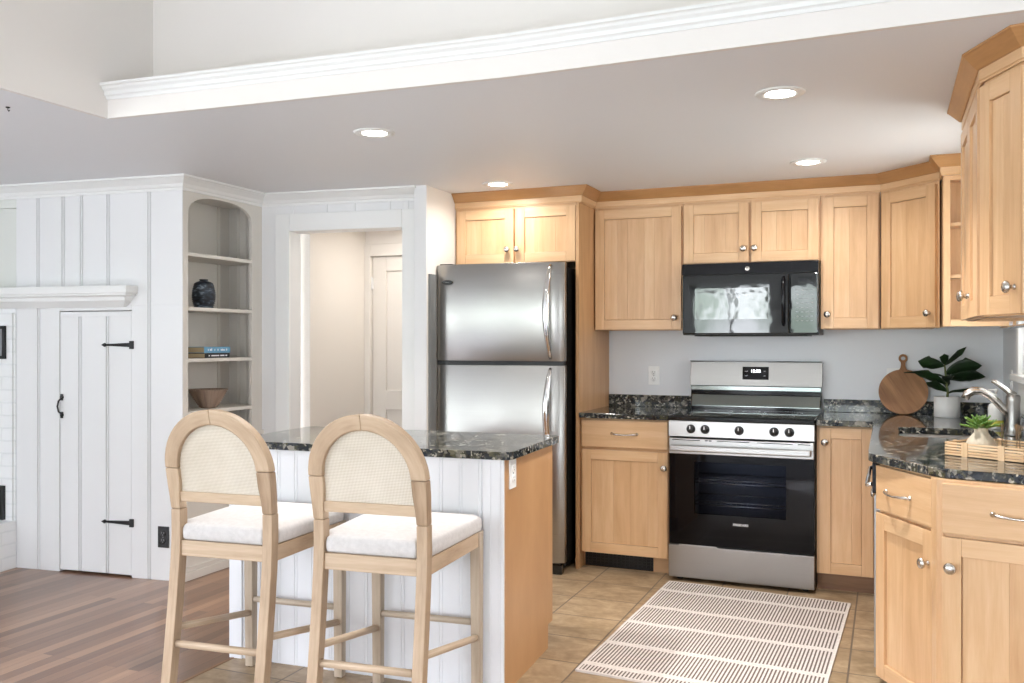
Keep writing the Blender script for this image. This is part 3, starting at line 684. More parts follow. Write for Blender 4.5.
for q in (-.4, .385): b = MB(); b.box(-.006, .006, q, q+.015, 0, .022); b.build('bracket', 'chrome', t)

# maple crown on top of the cabinets
wf = [(0, 2.098), (.008, 2.098), (.008, 2.103), (.013, 2.106), (.013, 2.137), (0, 2.137)]
wp = [(0, 2.137), (.017, 2.137), (.022, 2.141), (.056, 2.181), (.060, 2.183), (.060, 2.1895), (0, 2.1895)]
b = MB(); pth = [(-2.424, 4.94), (-1.632, 4.94), (-1.632, 5.22), (-.030, 5.22), (.2455, 4.940), (.2455, 4.8115), (.572, 4.8115)]; b.sweep_profile(pth, wp, 0, 1); b.sweep_profile(pth, wf, 1, 1)
tag(b.build('cabinet_crown', ['crown_wood', 'maple']), 'maple crown moulding along the top of the back cabinets', 'crown moulding')
b = MB(); pth = [(.573, 3.83), (.272, 3.83), (.272, 3.135), (.360, 2.935), (.573, 2.884)]; b.sweep_profile(pth, wp, 0, 1); b.sweep_profile(pth, wf, 1, 1)
tag(b.build('cabinet_crown', ['crown_wood', 'maple']), 'maple crown moulding turning round the nearest cabinets at upper right', 'crown moulding')

# ---- base cabinets
def toe(b, x0, x1, y, z=.097): b.box(x0, x1, y, y+.015, 0, z, 0, 'x')
t = thing('base_cabinet', 'maple base cabinet left of the range, one drawer over one door', 'cabinet', (-1.631, 4.94, 0), 0, 'maple base cabinets')
b = MB(); carcass(b, .520, .585, .095, .864, (), (.69,)); b.build('body', 'maple', t, bevel=.001)
drawer(t, .006, .508, .700, .855, (.188, .332, .777)); door(t, .008, .508, .098, .684, (.489, .600))
b = MB(); toe(b, 0, .52, .078); b.build('toe_kick', 'maple', t)
v = thing('floor_vent', 'black vent grille in the toe kick under the base cabinet left of the range', 'vent', (-1.622, 5.014, 0))
b = MB(); b.box(0, .40, 0, .003, .006, .092); b.build('backing', 'black_metal', v)
b = MB()
for k in range(16): b.box(.012+k*.0245, .018+k*.0245, -.004, 0, .012, .086)
for k in range(5): b.box(.008, .392, -.006, -.003, .014+k*.017, .018+k*.017)
b.box(0, .4, -.005, 0, .004, .010); b.box(0, .4, -.005, 0, .088, .094); b.box(0, .006, -.005, 0, .006, .092); b.box(.394, .4, -.005, 0, .006, .092)
b.build('grille', 'black_plastic', v)
t = thing('base_cabinet', 'narrow maple base cabinet with one tall door right of the range', 'cabinet', (-.343, 4.94, 0), 0, 'maple base cabinets')
b = MB(); carcass(b, .335, .585, .095, .864); b.build('body', 'maple', t, bevel=.001); door(t, .014, .275, .100, .855, (.042, .780))
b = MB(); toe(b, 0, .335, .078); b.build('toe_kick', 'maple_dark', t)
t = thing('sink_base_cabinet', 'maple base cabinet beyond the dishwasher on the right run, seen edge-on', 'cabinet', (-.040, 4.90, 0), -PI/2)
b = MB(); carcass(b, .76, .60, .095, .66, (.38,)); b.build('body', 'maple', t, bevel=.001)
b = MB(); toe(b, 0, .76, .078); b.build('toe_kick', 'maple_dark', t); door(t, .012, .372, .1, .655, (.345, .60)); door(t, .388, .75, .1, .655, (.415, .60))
# dishwasher
t = thing('dishwasher', 'dishwasher seen edge-on beside the angled base cabinet, black control strip on top', 'dishwasher', (-.047, 4.132, 0), -PI/2)
b = MB(); b.box(.004, .596, .03, .60, .10, .862); b.build('tub_body', 'fridge_side', t); b = MB(); b.box(.006, .594, 0, .028, .115, .745); b.build('door', 'steel', t, bevel=.004)
b = MB(); b.box(.006, .594, -.006, .028, .748, .860); b.build('control_strip', 'black_gloss', t, bevel=.004)
b = MB(); b.tube([(.05, -.006, .775), (.07, -.024, .77), (.53, -.024, .77), (.55, -.006, .775)], .008, 0, 10); b.build('handle', 'chrome', t); b = MB(); b.box(.006, .594, .05, .06, 0, .10); b.build('kick_plate', 'black_plastic', t)
# angled end base cabinet
P0, P1 = (-.043, 3.518), (.131, 3.213); P2, P3 = (.150, 3.146), (.572, 3.042)
t = thing('angled_base_cabinet', 'angled maple base cabinet ending the right counter, two drawers over two doors', 'cabinet', (0, 0, 0), 0, 'maple base cabinets')
aP = math.atan2(P1[1]-P0[1], P1[0]-P0[0]); wP = math.hypot(P1[0]-P0[0], P1[1]-P0[1]); aQ = math.atan2(P3[1]-P2[1], P3[0]-P2[0]); wQ = math.hypot(P3[0]-P2[0], P3[1]-P2[1])
b = MB(); body = [(-.026, 3.53), (.146, 3.226), (.160, 3.166), (.570, 3.065), (.572, 3.53)]
b.prism(body, .095, .864, 0, 'z'); b.prism([(.128, 3.224), (.142, 3.165), (.162, 3.160), (.150, 3.235)], .095, .864, 0, 'z'); b.build('body', 'maple', t, bevel=.001)
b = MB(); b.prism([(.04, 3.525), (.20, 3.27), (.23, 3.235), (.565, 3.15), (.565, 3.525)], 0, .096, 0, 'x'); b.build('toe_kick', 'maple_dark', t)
hx = lambda x, y, p, a: (x-p[0])*math.cos(a)+(y-p[1])*math.sin(a)
door_at(t, P0, aP, .004, wP-.006, .698, .855, None, (.078, .225, .770)); door_at(t, P0, aP, .004, wP+.004, .098, .686, (wP-.022, .580))
door_at(t, P2, aQ, .006, wQ-.02, .698, .855, None, (.150, .300, .770)); door_at(t, P2, aQ, .006, wQ-.02, .098, .686, (.034, .594))

# ---- countertops
CT0, CT1 = .865, .895
b = MB(); b.box(-1.6295, -1.110, 4.910, 5.528, CT0, CT1); o = b.build('countertop', 'granite', bevel=.004)
tag(o, 'short dark granite countertop left of the range', 'countertop')
b = MB(); b.box(-1.629, -1.110, 5.508, 5.528, CT1+.0003, .968); tag(b.build('backsplash', 'granite', bevel=.002), 'low dark granite backsplash strip left of the range', 'backsplash')
outer = [(-.342, 4.912), (-.10, 4.912), (-.076, 4.906), (-.068, 4.88), (-.068, 3.62), (-.066, 3.55), (-.048, 3.49), (.01, 3.40), (.072, 3.305), (.115, 3.235), (.140, 3.205), (.175, 3.180), (.23, 3.163), (.295, 3.148), (.572, 3.082), (.572, 5.526), (-.342, 5.526)]
hx0, hx1, hy0, hy1, r = .045, .44, 4.205, 4.665, .05; hole = []
for cx, cy_, a0_ in ((hx1-r, hy1-r, 0), (hx0+r, hy1-r, PI/2), (hx0+r, hy0+r, PI), (hx1-r, hy0+r, 1.5*PI)):
    for k in range(6): a_ = a0_+PI/2*k/5; hole.append((cx+r*math.cos(a_), cy_+r*math.sin(a_)))
b = MB(); b.extrude_poly_hole(outer, hole, CT0, CT1); o = b.build('countertop', 'granite', bevel=.004, recalc=False)
tag(o, 'large dark granite countertop curving round the sink on the right', 'countertop')
b = MB(); b.box(-.342, .572, 5.506, 5.526, CT1+.0003, .968); tag(b.build('backsplash', 'granite', bevel=.002), 'low dark granite backsplash behind the cutting board and potted plant', 'backsplash')
b = MB(); b.box(.552, .572, 3.2, 5.505, CT1+.0003, .968); tag(b.build('backsplash', 'granite', bevel=.002), 'low dark granite backsplash on the right wall behind the faucet', 'backsplash')
t = thing('kitchen_sink', 'undermount stainless sink set in the granite beside the faucet', 'sink', (.2425, 4.435, .865))
b = MB(); R = []
for s, z in ((1.04, -.001), (1.0, -.001), (.985, -.10), (.93, -.165), (.5, -.178), (.12, -.182)):
    R.append([((px_-.2425)*s, (py_-4.435)*s, z) for px_, py_ in hole])
b.rings(R, 0, False); b.build('basin', 'steel', t); b = MB(); b.lathe([(0, -.180), (.035, -.180), (.040, -.176)], (0, 0, 0), 0, 20); b.build('drain', 'chrome', t)

# ================================================================== island
i0, i1 = (-2.505, 2.998), (-1.302, 3.064); ia = math.atan2(i1[1]-i0[1], i1[0]-i0[0]); iw = math.hypot(i1[0]-i0[0], i1[1]-i0[1])
t = thing('kitchen_island', 'kitchen island with white beadboard front and maple end panel', 'kitchen island', (i0[0], i0[1], 0), ia)
b = MB(); b.box(0.01, iw-.022, .016, .60, .095, CT0); b.box(.02, iw-.02, .03, .53, 0, .095); b.build('body', 'maple_panel', t)
b = MB(); n = 15; bw = (iw-.012)/n; b.box(0, iw-.002, .0025, .016, 0, CT0)
for k in range(n):
    x = bw*k; b.box(x+.001, x+bw-.001, 0, .0062, 0, CT0, 0, 'z'); b.tube([(x+bw-.014, .0005, 0), (x+bw-.014, .0005, CT0)], .003, 0, 8)
b.box(iw-.085, iw-.002, -.010, .0, 0, CT0); b.box(0, .06, -.008, .0, 0, CT0); b.box(iw-.060, iw-.052, -.013, -.01, 0, CT0); b.box(iw-.022, iw-.014, -.013, -.01, 0, CT0)
b.build('beadboard_front', 'island_paint', t, bevel=.001)
b = MB(); b.rings([[(iw-.0015, .0, z_) for z_ in (0,)] for _ in range(0)] or [[(iw-.02, 0, 0), (iw, 0, 0), (iw, 0, CT0), (iw-.02, 0, CT0)], [(iw-.02, .535, 0), (iw, .535, 0), (iw, .535, CT0), (iw-.02, .535, CT0)]], sm=False)
b.box(iw-.02, iw, .535, .60, .10, CT0, 0, 'z'); b.build('end_panel', 'maple_panel', t)
mi = Matrix.Translation((i0[0], i0[1], 0)) @ Matrix.Rotation(ia, 4, 'Z')
b = MB(); b.M = mi; r = .035
def rrect(x0, x1, y0, y1, r, n=6):
    q = []
    for cx, cy_, a0_ in ((x1-r, y1-r, 0), (x0+r, y1-r, PI/2), (x0+r, y0+r, PI), (x1-r, y0+r, 1.5*PI)):
        for k in range(n): a_ = a0_+PI/2*k/(n-1); q.append((cx+r*math.cos(a_), cy_+r*math.sin(a_)))
    return q
b.extrude_poly_hole(rrect(-.012, iw+.030, -.022, .625, r), None, CT0, CT1)
tag(b.build('countertop', 'granite', bevel=.004, recalc=False), 'dark granite countertop on the island behind the stools', 'countertop')
def outlet(name, label, loc, rz, mat='white_plastic', n=2, slot='grey_mark', h=.115, w=.07):
    t = thing(name, label, 'electrical outlet', loc, rz)
    b = MB(); b.box(-w/2, w/2, -.006, 0, -h/2, h/2); b.build('cover_plate', mat, t, bevel=.002)
    for s in (1, -1):
        b = MB(); b.lathe([(.0165, 0), (.0165, .0085), (.015, .0095), (0, .0095)], (0, 0, s*.0195), 0, 20, 'y'); f = b.build('socket', mat, t)
        b = MB(); b.box(-.008, -.0055, -.0102, -.009, s*.0195, s*.0195+.009); b.box(.0055, .008, -.0102, -.009, s*.0195, s*.0195+.009); b.lathe([(.0028, .009), (.0028, .0102)], (0, 0, s*.0195-.007), 0, 8, 'y'); b.build('slot', slot, f)
    b = MB(); b.lathe([(.003, .005), (.003, .0075), (0, .008)], (0, 0, 0), 0, 10, 'y'); b.build('screw', slot, t); return t
outlet('wall_outlet', 'white outlet on the grey wall left of the range', (-1.343, 5.53, 1.088), 0)
outlet('wall_outlet', 'white outlet half hidden behind the round cutting board', (.028, 5.527, 1.092), 0)
outlet('wall_outlet', 'black outlet low on the white panelled wall behind the left stool', (-3.636, 3.812, .237), WA, 'black_plastic')
p = mi @ Vector((iw, .075, .806)); outlet('island_outlet', 'white outlet on the maple end panel of the island', tuple(p), ia+PI/2)
outlet('wall_outlet', 'white outlet seen edge-on on the right wall beside the sink window', (.574, 5.15, 1.10), -PI/2)
# ================================================================== range
t = thing('range', 'stainless electric range with black oven door between the base cabinets', 'range', (-1.105, 4.88, 0), 0)
w = .757
b = MB(); b.box(0, .022, .03, .60, .03, .872); b.box(w-.022, w, .03, .60, .03, .872); b.box(.022, w-.022, .58, .60, .03, .872); b.box(.022, w-.022, .03, .58, .03, .05); b.box(.022, w-.022, .03, .58, .855, .872); b.box(.0, w, .03, .05, .19, .215)
for x in (.05, w-.05):
    for y in (.07, .55): b.lathe([(.018, 0), (.018, .008), (.009, .012), (.009, .035)], (x, y, 0), 0, 12)
b.build('body', 'black_plastic', t)
b = MB(); b.box(.05, w-.05, .10, .54, .24, .25); b.box(.05, w-.05, .10, .54, .74, .75); b.box(.05, .06, .1, .54, .25, .74); b.box(w-.06, w-.05, .1, .54, .25, .74); b.box(.05, w-.05, .53, .54, .25, .74); b.build('oven_cavity', 'enamel', t)
for z in (.40, .52):
    b = MB()
    for y in (.14, .50): b.tube([(.07, y, z), (w-.07, y, z)], .004, 0, 8)
    for k in range(22): x = .08+k*(w-.16)/21; b.tube([(x, .14, z+.003), (x, .50, z+.003)], .0018, 0, 6)
    b.tube([(.07, .14, z+.018), (w-.07, .14, z+.018)], .003, 0, 8); b.build('oven_rack', 'chrome', t)
b = MB(); b.box(-.003, w+.003, -.002, .575, .872, .897); b.build('cooktop', 'cooktop', t, bevel=.006)
for x, y, r_ in ((.20, .16, .105), (.56, .16, .085), (.20, .42, .08), (.56, .42, .105), (.38, .44, .05)):
    b = MB(); n = 48; b.rings([[(x+rr*math.cos(2*PI*k/n), y+rr*math.sin(2*PI*k/n), .8974) for k in range(n)] for rr in (r_, r_-.002)], 0, False); b.build('burner_ring', 'grey_mark', t)
b = MB(); b.rings([[(0, .0, .785), (w, 0, .785), (w, .04, .785), (0, .04, .785)], [(0, .002, .870), (w, .002, .870), (w, .04, .870), (0, .04, .870)]], sm=False); b.build('control_panel', 'steel_h', t, bevel=.002)
for i, x in enumerate((.122, .198, .377, .556, .633)):
    y = .001
    b = MB(); b.lathe([(.0235, 0), (.0245, .004), (.0235, .008), (.020, .012), (.0185, .026), (.0165, .030), (0, .031)], (x, y, .828), 0, 28, 'y'); k = b.build('knob', 'black_plastic', t, bevel=0)
    b = MB(); b.box(x-.0018, x+.0018, y-.033, y-.0305, .829, .846); b.build('pointer', 'white_mark', k)
    text('marking', '0', .010, (x+(-.044 if i in (0, 3) else .044), .002, .845), 'grey_mark', t)
# oven door: steel top band, glass, handle
b = MB(); b.box(.003, w-.003, .0, .028, .692, .776); b.build('door_top_band', 'steel_h', t, bevel=.003)
b = MB()
for x0, x1 in ((.02, .17), (.26, .43), (.47, .65)): b.box(x0, x1, -.0006, .004, .765, .769)
for x in (.205, .225): b.box(x-.008, x+.008, -.0006, .004, .764, .770)
b.box(.675, .737, -.0006, .004, .765, .769); b.build('vent_slot', 'black_gloss', t)
b = MB(); P = []
R = [[(x, -.040-.0, z) for x, z in ()]]
prof_h = [(-.004, .738), (-.030, .742), (-.040, .735), (-.042, .722), (-.036, .710), (-.026, .708), (-.030, .720), (-.026, .732), (-.004, .728)]
b.box(.014, w-.014, -.046, -.026, .708, .742); b.box(.03, .06, -.030, .001, .716, .734); b.box(w-.06, w-.03, -.030, .001, .716, .734); b.build('door_handle', 'steel_h', t, bevel=.008, seg=4)
b = MB(); wx0, wx1, wz0, wz1 = .139, .616, .372, .652
b.box(.003, wx0, .002, .026, .202, .691); b.box(wx1, w-.003, .002, .026, .202, .691); b.box(wx0, wx1, .002, .026, .202, wz0); b.box(wx0, wx1, .002, .026, wz1, .691)
dr = b.build('oven_door', 'oven_black', t)
b = MB(); b.box(wx0, wx1, .002, .006, wz0, wz1); b.build('window', 'oven_glass', dr)
text('brand_lettering', 'FRIGIDAIRE', .0155, (.385, .0014, .327), 'white_mark', t, font_bold=.0004)
b = MB(); b.box(.06, .26, -.0005, .012, .1955, .2015); b.build('vent_trim', 'steel_h', t)
b = MB(); b.box(.0, w, .0, .03, .022, .196); b.build('drawer', 'steel', t, bevel=.003)
# backguard
b = MB(); by = .575
b.rings([[(0, by, 1.036), (w, by, 1.036), (w, .64, 1.036), (0, .64, 1.036)], [(.002, by+.022, 1.180), (w-.002, by+.022, 1.180), (w-.002, .64, 1.180), (.002, .64, 1.180)]], sm=False); b.build('backguard_panel', 'steel', t, bevel=.003)
b = MB(); b.box(.004, w-.004, by+.006, .64, 1.008, 1.036); b.build('backguard_lower_band', 'dark_steel', t, bevel=.003)
b = MB(); b.box(.004, w-.004, by+.02, .645, .895, 1.006); b.box(0, w, by+.01, .64, 1.180, 1.184); b.build('backguard_recess', 'black_gloss', t)
b = MB(); b.rings([[(.01, by-.016, .915), (w-.01, by-.016, .915), (w-.01, by+.022, .915), (.01, by+.022, .915)], [(.01, by+.014, .985), (w-.01, by+.014, .985), (w-.01, by+.022, .985), (.01, by+.022, .985)]], sm=False); b.build('vent_cover', 'dark_steel', t, bevel=.004)  # lighter greenish steel tone stands in for a reflection on black gloss
tl = math.atan2(.022, .144); dy = lambda z: by+.022*(z-1.036)/.144
b = MB(); b.M = Matrix.Translation((.385, dy(1.113)-.0012, 1.113)) @ Matrix.Rotation(-tl, 4, 'X'); b.box(-.075, .075, -.001, .003, -.038, .038); disp = b.build('clock_display', 'black_gloss', t)
text('clock_digits', '12:58', .026, (.385, dy(1.127)-.0035, 1.125), 'digits', t, (PI/2-tl, 0, 0))
for x in (-.052, .052):
    for z in (1.124, 1.098): text('key_marking', 'BAKE' if x < 0 else 'OFF', .007, (.385+x, dy(z)-.0035, z), 'white_mark', t, (PI/2-tl, 0, 0))

# ================================================================== microwave
t = thing('microwave', 'black over-the-range microwave under the short cabinets', 'microwave', (-1.083, 5.125, 1.336), 0)
w, h = .738, .402
b = MB(); b.box(0, w, .03, .40, .0, h); b.box(.06, w-.06, .05, .36, -.006, 0); b.build('body', 'black_plastic', t, bevel=.003)
b = MB(); b.box(0, w, .0, .03, h-.062, h); b.build('top_band', 'black_gloss', t, bevel=.002)
b = MB(); b.box(.003, .585, -.004, .03, .006, h-.065); dr = b.build('door', 'mw_gloss', t, bevel=.006)
b = MB(); b.box(.075, .475, -.0055, -.003, .088, .262); b.build('window', 'mw_window', dr)
b = MB(); b.tube([(.557, -.003, .055), (.557, -.030, .065), (.557, -.034, .20), (.557, -.030, .305), (.557, -.003, .315)], .0085, 0, 12); b.build('door_handle', 'black_gloss', dr)
b = MB(); b.box(.590, w-.003, -.004, .03, .006, h-.065); cp_ = b.build('control_panel', 'mw_gloss', t, bevel=.006)
b = MB(); b.box(.632, .705, -.0055, -.003, .285, .315); b.build('display', 'black_gloss', cp_)
b = MB()
for r_ in range(8):
    for c_ in range(4): b.box(.622+c_*.025, .622+c_*.025+.013, -.0052, -.003, .075+r_*.024, .0775+r_*.024)
b.build('keypad_marking', 'grey_mark', cp_)
b = MB(); b.lathe([(0, .0), (.013, .0), (.013, .0022), (.0115, .003), (0, .003)], (.363, 0, h-.034), 0, 28, 'y'); lg = b.build('brand_badge', 'nickel', t)
text('brand_lettering', 'GE', .013, (.363, -.0034, h-.034), 'black_metal', t)
b = MB(); b.lathe([(.0, 0), (.022, 0), (.024, .004), (.020, .006)], (.10, .18, -.008), 0, 16); b.build('underside_lamp', 'white_plastic', t)

# ================================================================== refrigerator (standing slightly askew)
fa = math.radians(4.8)
t = thing('refrigerator', 'stainless top-freezer refrigerator with black sides beside the tall maple panel', 'refrigerator', (-2.418, 4.656, 0), fa)
w = .768
b = MB(); b.box(.062, w-.012, .075, .66, .03, 1.725); b.box(.06, w-.03, .04, .075, .05, 1.72); b.box(.04, w-.02, .03, .08, 0, .055); b.build('body', 'fridge_side', t, bevel=.004)
def curved_door(z0, z1, name):
    b = MB(); n = 20; f = []
    for k in range(n+1):
        u = k/n; x = .002+(w-.004)*u; e = min(u, 1-u)
        y = -.020*(1-(2*u-1)**2)**1.0 + .020 + (0.012*(1-min(1, e/.03))**2)
        f.append((x, y-.004))
    b.prism([(w-.002, .07), (.002, .07)] + f, z0, z1, 0, 'z', False)
    o = b.build(name, 'steel', t, bevel=.002)
    for p in o.data.polygons: p.use_smooth = abs(p.normal.z) < .5 and p.center.y < .06
    return o
d1 = curved_door(1.190, 1.742, 'freezer_door'); d2 = curved_door(.068, 1.166, 'refrigerator_door')
b = MB(); b.box(.006, w-.008, .020, .07, 1.166, 1.190); b.build('door_gasket', 'black_metal', t)
def fridge_handle(z0, z1, par):
    b = MB(); n = 20; P = []
    for k in range(n+1):
        u = k/n; P.append((.690-.014*math.sin(PI*u), .006-.052*math.sin(PI*u)**.7, z0+(z1-z0)*u))
    b.tube(P, [.010+.010*math.sin(PI*k/n) for k in range(n+1)], 0, 14, flat=1.0); return b.build('door_handle', 'chrome', par)
fridge_handle(1.205, 1.725, d1); fridge_handle(.66, 1.150, d2)
b = MB(); n = 32; R = []
for s, y_ in ((1, .004), (1, -.0015), (.9, -.003)): R.append([(.075+.035*s*math.cos(2*PI*k/n), y_+.0, 1.640+.0125*s*math.sin(2*PI*k/n)) for k in range(n)])
b.rings(R, 0, True); bd = b.build('brand_badge', 'black_plastic', d1)
text('brand_lettering', 'FRIGIDAIRE', .0052, (.075, -.0035, 1.640), 'nickel', d1)
b = MB(); b.box(.02, .10, .02, .08, 1.728, 1.748); b.build('hinge_cover', 'black_plastic', t, bevel=.004)

# ================================================================== counter stools
def yb(z):                       # backward lean of the rear frame
    if z < .62: return -.075*(1-z/.62)**1.3
    if z < .70: return 0
    return -.070*((z-.70)/.37)**1.2
def make_stool(label, loc, rz):
    t = thing('counter_stool', label, 'stool', loc, rz, 'counter stools at the island')
    hw = .2025; D0 = -.235; lw, ld = .038, .042; F = .262; fw = .2165
    # rear legs
    for s in (-1, 1):
        b = MB(); R = []; x0 = s*(hw-lw/2)
        for z in (.004, .12, .25, .40, .55, .63, .715):
            y = D0+yb(z); R.append([(x0-lw/2, y, z), (x0+lw/2, y, z), (x0+lw/2, y+ld, z), (x0-lw/2, y+ld, z)])
        b.rings(R, sm=False); o = b.build('leg', 'ash', t, bevel=.003)
        g = MB(); g.lathe([(.014, -.004), (.014, .005)], (x0, D0+yb(0)+ld/2, .004), 0, 12); g.build('glide', 'nickel', o)
        b = MB(); R = []; y0 = F-.040; x0 = s*(fw-.018)
        for z in (.004, .2, .45, .606):
            y = y0+.006*(1-z/.6); q = .040-.006*(1-z/.6); R.append([(x0-q/2, y, z), (x0+q/2, y, z), (x0+q/2, y+q, z), (x0-q/2, y+q, z)])
        b.rings(R, sm=False); o = b.build('leg', 'ash_grey', t, bevel=.003)
        g = MB(); g.lathe([(.012, -.004), (.012, .005)], (x0, y0+.022, .004), 0, 12); g.build('glide', 'nickel', o)
    # arch in segments (own islands give each piece of timber its own tone)
    ro, ri, zc = .208, .155, .862; th = .040
    b = MB()
    def ring(a=None, z=None, s=1, wo=None, wi=None):
        if a is not None:
            co, si = math.cos(a), math.sin(a)
            pts = [(ro*co, zc+ro*si), (ri*co, zc+ri*si)]
        else: pts = [(s*wo, z), (s*wi, z)]
        (xo, zo), (xi, zi) = pts
        return [(xo, D0+yb(zo), zo), (xi, D0+yb(zi), zi), (xi, D0+yb(zi)+th, zi), (xo, D0+yb(zo)+th, zo)]
    g = .0002
    for a0_, a1_ in ((g, PI/2-g*2), (PI/2+g*2, PI-g)):
        b.rings([ring(a=a0_+(a1_-a0_)*k/14) for k in range(15)], sm=False)
    for s in (-1, 1):
        b.rings([ring(z=z, s=s, wo=wo, wi=wi) for z, wo, wi in ((.716, hw, hw-lw), (.76, .2045, .1625), (.81, .2072, .1565), (.861, ro, ri))], sm=False)
    b.build('back_frame', 'ash', t, bevel=.004)
    b = MB(); z0, z1 = .742, .778
    b.rings([[(x, D0+yb(z0)+.006, z0), (x, D0+yb(z0)+.030, z0), (x, D0+yb(z1)+.030, z1), (x, D0+yb(z1)+.006, z1)] for x in (-.163, .163)], sm=False); b.build('back_rail', 'ash', t, bevel=.003)
    # cane
    b = MB(); f, k_ = [], 28; P = [(.160, .772), (-.160, .772)] + [(-(ri+.003)*math.cos(PI*k/k_), zc+(ri+.003)*math.sin(PI*k/k_)) for k in range(k_+1)]
    R = [[(x, D0+yb(z)+dy_, z) for x, z in P] for dy_ in (.016, .021)]; b.rings(R, sm=False); b.build('cane_panel', 'cane', t)
    # seat frame
    for s in (-1, 1):
        b = MB(); b.rings([[(s*(hx_-.004), y_, z_) if q_ else (s*(hx_-.028), y_, z_) for q_, z_ in ((0, .552), (1, .552), (1, .606), (0, .606))] for hx_, y_ in ((hw, D0+ld), (fw, F-.04))], sm=False); b.build('seat_rail', 'ash', t, bevel=.002)
    b = MB(); b.box(-hw+lw, hw-lw, D0+.006, D0+.030, .552, .606, 0, 'x'); b.build('seat_rail', 'ash', t, bevel=.002)
    b = MB(); b.box(-fw+lw, fw-lw, F-.030, F-.006, .552, .606, 0, 'x'); b.build('seat_rail', 'ash', t, bevel=.002)
    # cushion: puffed rounded slab notched round the rear legs
    b = MB(); cw = hw-.002; cf = fw+.004; yf = F+.008; yr = D0+.006
    out = [(-hw+lw+.004, yr), (hw-lw-.004, yr), (hw-lw-.004, D0+ld+.006), (cw, D0+ld+.006), ((cw+cf)/2, 0), (cf, yf-.03), (cf-.03, yf), (-cf+.03, yf), (-cf, yf-.03), (-(cw+cf)/2, 0), (-cw, D0+ld+.006), (-hw+lw+.004, D0+ld+.006)]
    def lerp(o, s): return [(x*s, y*s+.0*(1-s)) for x, y in o]
    b.rings([[(x, y, z) for x, y in lerp(out, s)] for s, z in ((.97, .607), (.995, .614), (1.0, .630), (1.0, .645), (.985, .656), (.955, .663), (.80, .670), (.5, .674), (.1, .675))], sm=True)
    b.build('seat_cushion', 'linen', t, bevel=.008, seg=3)
    # stretchers
    b = MB(); b.tube([(-hw+lw, D0+yb(.252)+ld/2, .252), (hw-lw, D0+yb(.252)+ld/2, .252)], .0125, 0, 14); b.build('stretcher', 'ash', t)
    b = MB(); b.tube([(-fw+lw, F-.022, .272), (fw-lw, F-.022, .272)], .0120, 0, 14); b.build('stretcher', 'ash_grey', t)
    for s in (-1, 1):
        b = MB(); x0 = s*(hw-lw/2); b.tube([(x0, D0+yb(.30)+ld-.004, .300), (s*(fw-.018), F-.034, .218)], .0125, 0, 14); b.build('stretcher', 'ash', t)
    return t
st = make_stool('left counter stool, arched woven cane back and oatmeal seat cushion', (-2.1375, 2.717, 0), math.radians(5.0))
s2 = copy_tree(st); s2.location = (-1.5665, 2.749, 0); s2.rotation_euler = (0, 0, math.radians(5.3))
s2['label'] = 'right counter stool, nearest the island maple end panel, cane back and oatmeal cushion'

# ================================================================== rug
b = MB(); Q = [(-1.137, 3.383), (-.222, 3.320), (-.169, 4.762), (-1.091, 4.835)]; nx, ny = 12, 18; V = {}
for lay, z in ((0, .001), (1, .009)):
    for j in range(ny+1):
        for i in range(nx+1):
            u, v_ = i/nx, j/ny
            x = (1-v_)*((1-u)*Q[0][0]+u*Q[1][0])+v_*((1-u)*Q[3][0]+u*Q[2][0]); y = (1-v_)*((1-u)*Q[0][1]+u*Q[1][1])+v_*((1-u)*Q[3][1]+u*Q[2][1])
            V[lay, i, j] = b.bm.verts.new((x, y, z + (.0012*math.sin(i*1.7+j*.9) if lay else 0)))
def rf(vs, uvs):
    f = b.bm.faces.new(vs)
    for lp, uv in zip(f.loops, uvs): lp[b.uvl].uv = uv
for j in range(ny):
    for i in range(nx):
        q = [(i, j), (i+1, j), (i+1, j+1), (i, j+1)]; uv = [(a/nx, c/ny) for a, c in q]
        rf([V[1, a, c] for a, c in q], uv); rf([V[0, a, c] for a, c in reversed(q)], uv[::-1])
for i in range(nx):
    for j in (0, ny): rf([V[0, i, j], V[0, i+1, j], V[1, i+1, j], V[1, i, j]], [(i/nx, 0)]*4)
for j in range(ny):
    for i in (0, nx): rf([V[0, i, j], V[0, i, j+1], V[1, i, j+1], V[1, i, j]], [(0, j/ny)]*4)
tag(b.build('rug', 'rug'), 'cream and brown woven rug on the tile floor in front of the range', 'rug')

# ================================================================== things on the shelves
t = thing('ribbed_jar', 'dark navy ribbed ceramic jar on the second bookcase shelf', 'jar', (-3.625, 4.110, 1.489))
prof = [(0, 0), (.045, 0), (.050, .004)]
for k in range(13):
    z = .008+k*.0105; r_ = .050+.015*math.sin(PI*min(1, (z)/.150)**.9); prof += [(r_+.002, z), (r_-.0025, z+.007)]
prof += [(.052, .144), (.040, .152), (.025, .157), (.022, .160), (.025, .167), (.020, .167), (.018, .160), (0, .155)]
b = MB(); b.lathe(prof, (0, 0, 0), 0, 36); b.build('body', 'navy', t)
t = thing('basket_bowl', 'brown woven footed bowl on the fourth bookcase shelf', 'bowl', (-3.628, 4.150, .917))
prof = [(0, 0), (.040, 0), (.044, .004)]
for k in range(9): z = .008+k*.0105; r_ = .046+.064*(z/.105)**.85; prof += [(r_+.001, z), (r_-.001, z+.005)]
prof += [(.112, .105), (.108, .108), (.100, .100), (.044, .012), (0, .008)]
b = MB(); b.lathe(prof, (0, 0, 0), 0, 40); b.build('body', 'rattan', t)
